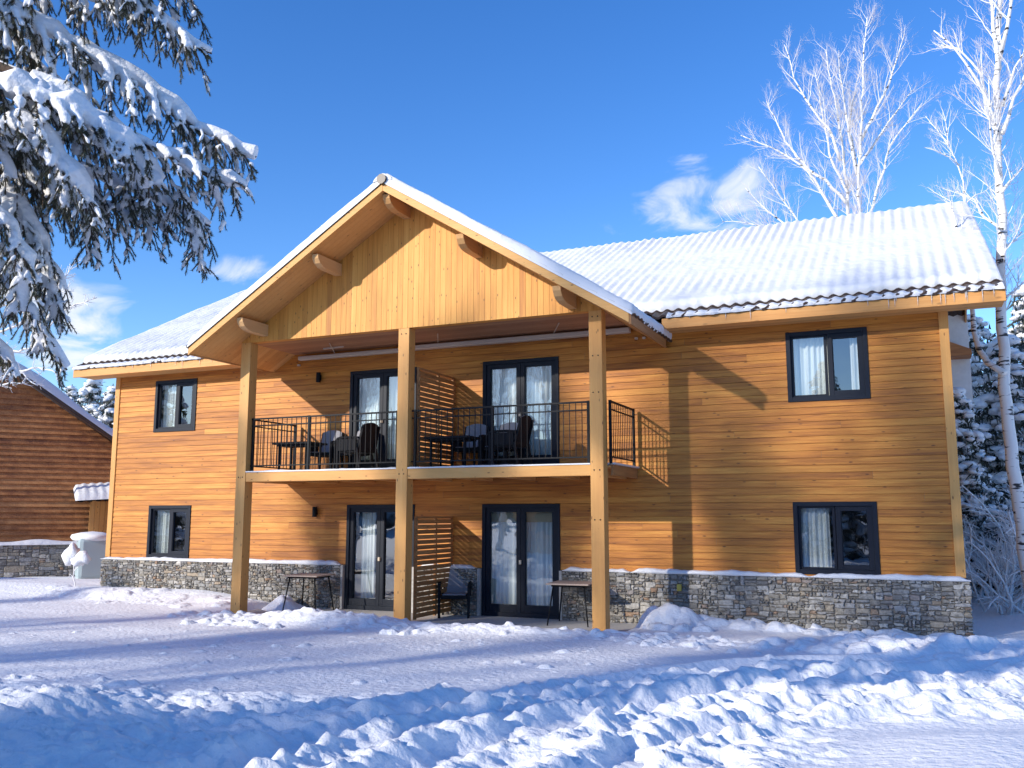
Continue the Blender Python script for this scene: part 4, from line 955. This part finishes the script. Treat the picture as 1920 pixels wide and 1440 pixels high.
# trees outside the picture on the left and behind: they shade the snow and mirror in the glass
for i, (src, x, y, sc, lab) in enumerate(((c2, -22, -16, 1.5, 'mirrored in the small lower left window'), (c1, -27, -10, 1.5, 'far to the left, mirrored dimly in the small left windows'), (c2, 3, -34, 1.2, 'behind the mirrored house on its right side'), (c1, 7.5, -29, 1.1, 'mirrored in the upper right window'), (c2, 13, -33, 1.1, 'behind the smaller mirrored house'), (c1, -1.5, -36, 1.2, 'behind the ridge of the mirrored house'))):
    plant(src, x, y, 0, sc, i*2.1, 'snowy conifer '+lab)
def bare_tree(h, seed, label):
    rng = np.random.default_rng(seed); t = thing('bare_tree', label, 'tree', (0, 0, 0), 'bare trees behind the viewpoint'); a = MB(); b = MB()
    P = np.array([(.06*math.sin(z), .05*math.cos(z*1.3), z) for z in np.linspace(-.2, h, 24)]); rad = np.linspace(.15, .02, 24); a.tube(P, rad, 8)
    twigs(b, P, rad, rng, 5.2, 2.7, 2, .6, .34, .009, 3); a.build('trunk', M_BIRCH, t, smooth=True); b.build('crown', M_FROST, t); return t
bt = bare_tree(10.5, 5, 'x')
for i, (x, y, sc, lab) in enumerate(((-12.5, -19, 1.0, 'tallest of the row'), (-15.5, -14.5, .6, 'far left, shading the smooth snow'), (-8.5, -21, 1.15, 'tall one shading the right part of the front wall'), (-10.5, -23.5, 1.3, 'second tall one shading the porch doors'), (-9, -27.5, 1.5, 'third tall one shading the lower right window'), (-7.6, -30.5, 1.65, 'fourth and tallest one, beside the mirrored house'))):
    o = bt if i == 0 else copy_tree(bt); o.location = (x, y, 0); o.scale = (sc,)*3; o.rotation_euler = (0, 0, i*1.7); o['label'] = 'bare frosted tree behind the viewpoint, '+lab
# frosted shrubs at the right
def shrub(base, h, seed, label, n=16):
    rng = np.random.default_rng(seed); t = thing('frosted_shrub', label, 'shrub', base, 'frosted shrubs beside the right corner'); m_ = MB()
    for i in range(n):
        d = np.array([rng.normal(0, .55), rng.normal(0, .55), 1.0]); d /= np.linalg.norm(d); p = np.array(base)+rng.normal(0, .25, 3)*np.array([1, 1, 0]); pts = [p]; L = h*rng.uniform(.6, 1.1)
        for s in range(8): d = d+rng.normal(0, .16, 3)-ez*.07*s*.5; d /= np.linalg.norm(d); pts.append(pts[-1]+d*L/8)
        pts = np.array(pts); rr = np.linspace(.028, .014, 9); m_.tube(pts, rr, 5, .5); twigs(m_, pts, rr, rng, 4.5, .8, 1, .15, .15, .010, 4)
    m_.build('branches', M_TSNOW, t, smooth=True)
for i, (u, Y_, h, lab) in enumerate(((1850, 5.5, 3.1, 'tall frosted shrub close to the chalet right corner'), (1900, 6.5, 3.4, 'dense frosted shrub below the birch fork'), (1880, 3.9, 1.9, 'low frosted bush in blue shade at the right edge'), (1945, 7.5, 3.2, 'frosted shrub half cut off by the right edge'))):
    x, y = base_at(u, Y_); shrub((x, y, gh(x, y)), h, 40+i, lab)

# ------------------------------------------------------------------ foreground spruce, upper left
def spruce_near():
    rng = np.random.default_rng(17); ax = atd(-420, 760, 7.4); base = (ax[0], ax[1], 0)
    t = thing('snowy_spruce', 'near spruce with drooping snow loaded boughs hanging in at the upper left', 'tree', base)
    TR = MB(); TR.tube([(ax[0], ax[1], -.2), (ax[0]+.05, ax[1], 4), (ax[0], ax[1]+.05, 9), (ax[0], ax[1], 12)], [.17, .15, .09, .02], 12); TR.build('trunk', M_BARK, t, smooth=True)
    wd = MB(); nd = MB(); sn = MB(); NV = []
    def needles(P, L, dens=260, ln=.022):
        n = int(L*dens); i = rng.integers(0, len(P)-1, n); f = rng.random(n); p = P[i]+(P[i+1]-P[i])*f[:, None]
        T_ = P[-1]-P[0]; T_ = T_/(np.linalg.norm(T_)+1e-9); a = rng.normal(size=(n, 3)); a -= (a@T_)[:, None]*T_; a /= np.linalg.norm(a, axis=1)[:, None]
        d = a*.75+T_*.65; w = np.cross(d, T_); w /= np.linalg.norm(w, axis=1)[:, None]+1e-9
        tip = p+d*ln*rng.uniform(.7, 1.3, n)[:, None]; NV.append(np.stack([p-w*.0022, p+w*.0022, tip], 1))
    def curve(p, d, L, n, droop, wig=.05):
        pts = [p]; 
        for s in range(n):
            d = d+rng.normal(0, wig, 3)-ez*droop; d = d/np.linalg.norm(d); pts.append(pts[-1]+d*L/n)
        return np.array(pts)
    def snowline(P, r, lift, prob=1):
        n = len(P); rr = r*(1+rng.normal(0, .34, n)); rr[-1] *= .55; rr[0] *= .8
        sn.tube(P+ez*lift, np.clip(rr, r*.45, r*1.6), 7, .5)
    def bough(pts, r0=.03, snow=.045, side=.42, dens=15, hang=.9, snow_p=.8, dz=0):
        P = np.array(pts) if dz else np.array([atd(u, v, D) for u, v, D in pts])
        if not dz and pts[0][0] < 100:          # bare inner part of the bough, joining it to the trunk
            q = P[0]; h0 = np.hypot(q[0]-ax[0], q[1]-ax[1]); r_ = np.array([ax[0], ax[1], q[2]+.25*h0]); J = np.array([r_+(q-r_)*k+ez*.12*math.sin(math.pi*k) for k in np.linspace(0, 1, 8)])
            wd.tube(J, np.linspace(r0*1.5, r0, 8), 7)
            if snow: snowline(J[1:], snow*.8, snow*.5)
        d = np.concatenate([[0], np.cumsum(np.linalg.norm(np.diff(P, axis=0), axis=1))]); L = d[-1]; n = max(8, int(L/.10)); s = np.linspace(0, L, n)
        P = np.stack([np.interp(s, d, P[:, i]) for i in range(3)], -1)+rng.normal(0, .008, (n, 3)); wd.tube(P, np.linspace(r0, .006, n), 6)
        if snow: snowline(P, snow, snow*.55)
        T_ = np.gradient(P, axis=0); T_ /= np.linalg.norm(T_, axis=1)[:, None]
        m = int(L*dens)
        for k in range(m):
            tt = (k+rng.random())/m; i = min(n-2, int(tt*(n-1))); p = P[i]; sd = (-1)**k; lat = np.cross(T_[i], ez); lat /= np.linalg.norm(lat)+1e-9
            dr = T_[i]*.55+lat*sd*.75+ez*rng.uniform(-.35, .1); dr /= np.linalg.norm(dr); Lb = side*rng.uniform(.55, 1.15)*(1.1-.55*tt); nb = max(5, int(Lb/.05))
            Q = curve(p, dr, Lb, nb, .17*hang); wd.tube(Q, np.linspace(.007, .003, len(Q)), 4); needles(Q, Lb, 620)
            sp = rng.random() < snow_p
            if sp: snowline(Q[: max(3, int(len(Q)*rng.uniform(.5, .95)))], snow*.40+.004, .016)
            mm = int(Lb*20)
            for q in range(mm):
                t2 = .12+.88*(q+rng.random())/mm; j = min(len(Q)-2, int(t2*(len(Q)-1))); T2_ = Q[j+1]-Q[j]; T2_ /= np.linalg.norm(T2_); l2 = np.cross(T2_, rng.normal(size=3)); l2 /= np.linalg.norm(l2)
                l2 = l2*np.array([1, 1, .35]); d2 = T2_*.8+l2*.75-ez*.25; d2 /= np.linalg.norm(d2); L2 = rng.uniform(.06, .17)*(1.15-.5*t2); Z = curve(Q[j], d2, L2, 4, .12)
                needles(Z, L2, 800, .021); wd.tube(Z, [.003]*5, 3, cap=False)
                if rng.random() < (.7 if sp else .45): snowline(Z[:rng.integers(3, 6)], rng.uniform(.009, .016), .010)
    # main boughs; (pixel, pixel, metres from the viewpoint)
    bough([(-150, -80, 7.3), (40, 25, 7.1), (170, 105, 6.9), (280, 165, 6.8), (370, 240, 6.7), (440, 275, 6.6), (478, 300, 6.6)], .05, .055, .62, 24, 1.25, .7)
    bough([(150, -90, 7.0), (230, -30, 6.9), (300, 30, 6.8), (350, 75, 6.7), (395, 100, 6.7)], .03, .035, .50, 26, 1.2, .7)
    bough([(60, -140, 7.2), (190, -80, 7.1), (290, -35, 7.0), (380, -8, 6.9)], .03, .04, .55, 26, 1.2, .6)
    bough([(20, -90, 7.4), (120, -30, 7.2), (200, 10, 7.1), (260, 20, 7.1)], .03, .04, .55, 24, 1.3, .6)
    bough([(-160, 110, 7.0), (0, 160, 6.7), (90, 190, 6.5), (180, 240, 6.4), (250, 300, 6.4), (300, 350, 6.4)], .04, .07, .50, 26, 1.1, .9)
    bough([(-150, 200, 6.9), (-20, 235, 6.6), (60, 240, 6.4), (110, 290, 6.3), (140, 350, 6.3), (165, 400, 6.3)], .04, .072, .46, 26, 1.1, .92)
    bough([(60, 150, 6.8), (150, 195, 6.6), (240, 255, 6.5), (330, 300, 6.5), (400, 335, 6.5), (460, 352, 6.5)], .03, .05, .55, 26, 1.2, .85)
    bough([(0, 260, 7.2), (120, 310, 7.0), (230, 350, 6.9), (330, 385, 6.8), (395, 430, 6.8)], .03, .04, .62, 28, 1.3, .6)
    bough([(-80, 280, 7.3), (60, 350, 7.2), (160, 380, 7.1), (250, 395, 7.1), (320, 420, 7.0)], .03, .035, .60, 26, 1.3, .55)
    bough([(-200, 260, 7.2), (-60, 320, 7.0), (20, 370, 6.9), (70, 440, 6.8), (95, 530, 6.8), (110, 610, 6.8)], .04, .05, .52, 28, 1.2, .75)
    bough([(-180, 420, 7.0), (-60, 460, 6.8), (10, 510, 6.7), (50, 580, 6.7), (90, 640, 6.7), (125, 690, 6.7)], .03, .04, .40, 26, 1.3, .7)
    bough([(-160, 330, 6.8), (-50, 370, 6.6), (20, 420, 6.5), (50, 500, 6.5), (40, 590, 6.5)], .03, .045, .42, 28, 1.2, .75)
    bough([(-100, -40, 7.6), (0, 30, 7.5), (60, 110, 7.4), (150, 200, 7.3), (230, 270, 7.2)], .03, .04, .60, 26, 1.3, .4)
    bough([(-120, 60, 7.7), (0, 180, 7.6), (60, 280, 7.5), (130, 330, 7.4), (200, 390, 7.3)], .03, .035, .60, 26, 1.3, .35)
    bough([(-150, 180, 7.8), (-20, 300, 7.7), (30, 400, 7.6), (70, 480, 7.6)], .03, .035, .55, 28, 1.3, .35)
    bough([(330, 350, 6.6), (365, 400, 6.6), (375, 460, 6.6), (372, 510, 6.6)], .012, .022, .22, 26, 1.0, .7)
    bough([(160, 360, 6.8), (165, 430, 6.8), (168, 500, 6.8)], .010, .016, .18, 26, 1.0, .4)
    bough([(-140, 560, 6.9), (-60, 610, 6.8), (0, 650, 6.8), (30, 690, 6.8)], .02, .03, .30, 26, 1.2, .6)
    base_dir = math.atan2(-Rv[1], -Rv[0])   # the far side of the trunk, away from the picture
    for i in range(16):
        az = base_dir+rng.uniform(-1.35, 1.15); z = 3.1+i*.52; Lb = 2.3*(1-i/22); d0 = np.array([math.cos(az), math.sin(az), 0])
        bough([np.array([ax[0], ax[1], z])+d0*Lb*k+ez*(.15*Lb*k-.55*Lb*k*k) for k in np.linspace(0, 1, 6)], .03, .05, .5, 9, 1.2, .8, dz=1)
    wd.build('branch', M_BARK, t)
    V = np.concatenate(NV); n = len(V); nd.add(V.reshape(-1, 3), [(3*i, 3*i+1, 3*i+2) for i in range(n)], np.repeat(rng.random(n), 3)); nd.build('needles', M_NEEDLE, t)
    o = sn.build('snow_load', M_TSNOW, t, smooth=True); r = o.modifiers.new('fuse', 'REMESH'); r.mode = 'VOXEL'; r.voxel_size = .0085; r.use_smooth_shade = True
    sm = o.modifiers.new('smooth', 'SMOOTH'); sm.iterations = 3; sm.factor = .6
    return t
spruce_near()
# brighter snowy tree a little farther, at the left edge
def frosted_tree(base, stems, Y, seed, label):
    rng = np.random.default_rng(seed); t = thing('frosted_tree', label, 'tree', base, None); m_ = MB()
    for pts, jit, r0, r1 in stems:
        Q, rad = polyw(pts, Y, jit, r0, r1, rng, .2); m_.tube(Q, rad, 6, .5); twigs(m_, Q, rad, rng, 6, .55, 1, .1, .05, .012, 5)
    m_.build('branches', M_TSNOW, t, smooth=True)
frosted_tree((at(-60, 940, 3)[0], 3, 0), [([(-60, 1060), (-60, 700), (-50, 400)], 0, .12, .05), ([(-60, 560), (20, 500), (80, 495), (110, 515)], .2, .05, .02), ([(-60, 640), (40, 610), (100, 570), (140, 540)], -.2, .05, .015), ([(-60, 680), (60, 650), (110, 580), (170, 555)], .2, .04, .015),
    ([(-60, 740), (30, 700), (80, 690), (120, 700)], -.3, .05, .02), ([(-60, 700), (20, 690), (50, 720)], .4, .05, .02), ([(-60, 780), (0, 720), (40, 715)], .1, .05, .02), ([(-60, 600), (30, 560), (90, 545), (120, 480)], .5, .04, .015)], 3, 5, 'sunlit frosted tree with thin white branches at the left edge')

# ------------------------------------------------------------------ house behind the viewpoint, mirrored in the balcony doors
def rear_house(O, ux, uy, W_, D_, ze, sl, label):
    T = local(O, ux, uy); t = thing('wooden_house', label, 'house', tuple(O)); mid = W_/2
    plank_gable(T, W_, .2, ze, sl, 8, .2).build('plank_wall', OLDW, t)
    m_ = MB(); quadbox(m_, T, .02, W_-.02, .02, D_, 0, ze); m_.build('house_shell', M_MORT, t)
    for x in (1.2, W_/2-.6, W_-2.4):
        m_ = MB(); quadbox(m_, T, x, x+1.2, -.06, -.03, 1.2, 2.5); m_.build('window', M_FRAME, t)
    for a in (-.6, W_+.6):
        P = np.zeros((12, 12, 3))
        for i in range(12):
            x = a+(mid-a)*i/11
            for j in range(12): P[i, j] = T(x, -.6+(D_+1.2)*j/11, ze+.35+sl*(mid-abs(x-mid)))
        m_ = MB(); grid(m_, P, flip=a < 0); P[..., 2] -= .35; grid(m_, P, flip=a > 0); m_.build('snowy_roof', M_RSNOW, t)
rear_house((2.5, -23.5, 0), (-1, 0), (0, -1), 9, 8, 3.6, .55, 'brown house behind the viewpoint mirrored in the balcony door glass')
rear_house((19, -22.5, 0), (-1, 0), (0, -1), 8, 7, 3.0, .6, 'smaller brown house behind the viewpoint mirrored in the right windows')

# ------------------------------------------------------------------ wooded skyline behind the viewpoint
m_ = MB(); rng = np.random.default_rng(4)
for i in range(230):
    a = R(190+190*i/230)+rng.normal(0, .01); d = rng.uniform(85, 125); x, y = d*math.cos(a), d*math.sin(a); h = rng.uniform(9, 15); r = h*.2
    for k in range(5):
        z0 = h*(.08+.18*k); z1 = z0+h*.30; rr = r*(1-.17*k); n = 9; an = np.arange(n)*2*math.pi/n+rng.random()
        ring = np.stack([x+rr*np.cos(an)*rng.uniform(.7, 1.2, n), y+rr*np.sin(an)*rng.uniform(.7, 1.2, n), z0+rng.normal(0, .35, n)], -1)
        m_.add(np.vstack([ring, [[x, y, z1]]]), [(q, (q+1) % n, n) for q in range(n)], rng.random())
m, nt, b, N, L = newmat('snowy_forest'); nz = N.new('ShaderNodeTexNoise'); nz.inputs['Scale'].default_value = .9; nz.inputs['Detail'].default_value = 6; tc = N.new('ShaderNodeTexCoord'); L.new(tc.outputs['Object'], nz.inputs[0])
cr = N.new('ShaderNodeValToRGB'); cr.color_ramp.elements[0].position = .45; cr.color_ramp.elements[0].color = (.02, .03, .02, 1); cr.color_ramp.elements[1].position = .6; cr.color_ramp.elements[1].color = (.6, .6, .62, 1); L.new(nz.outputs['Fac'], cr.inputs[0]); L.new(cr.outputs[0], b.inputs['Base Color'])
tag(m_.build('distant_wood', m), 'distant snowy conifer wood mirrored in the window glass', 'woodland', None, 'stuff')
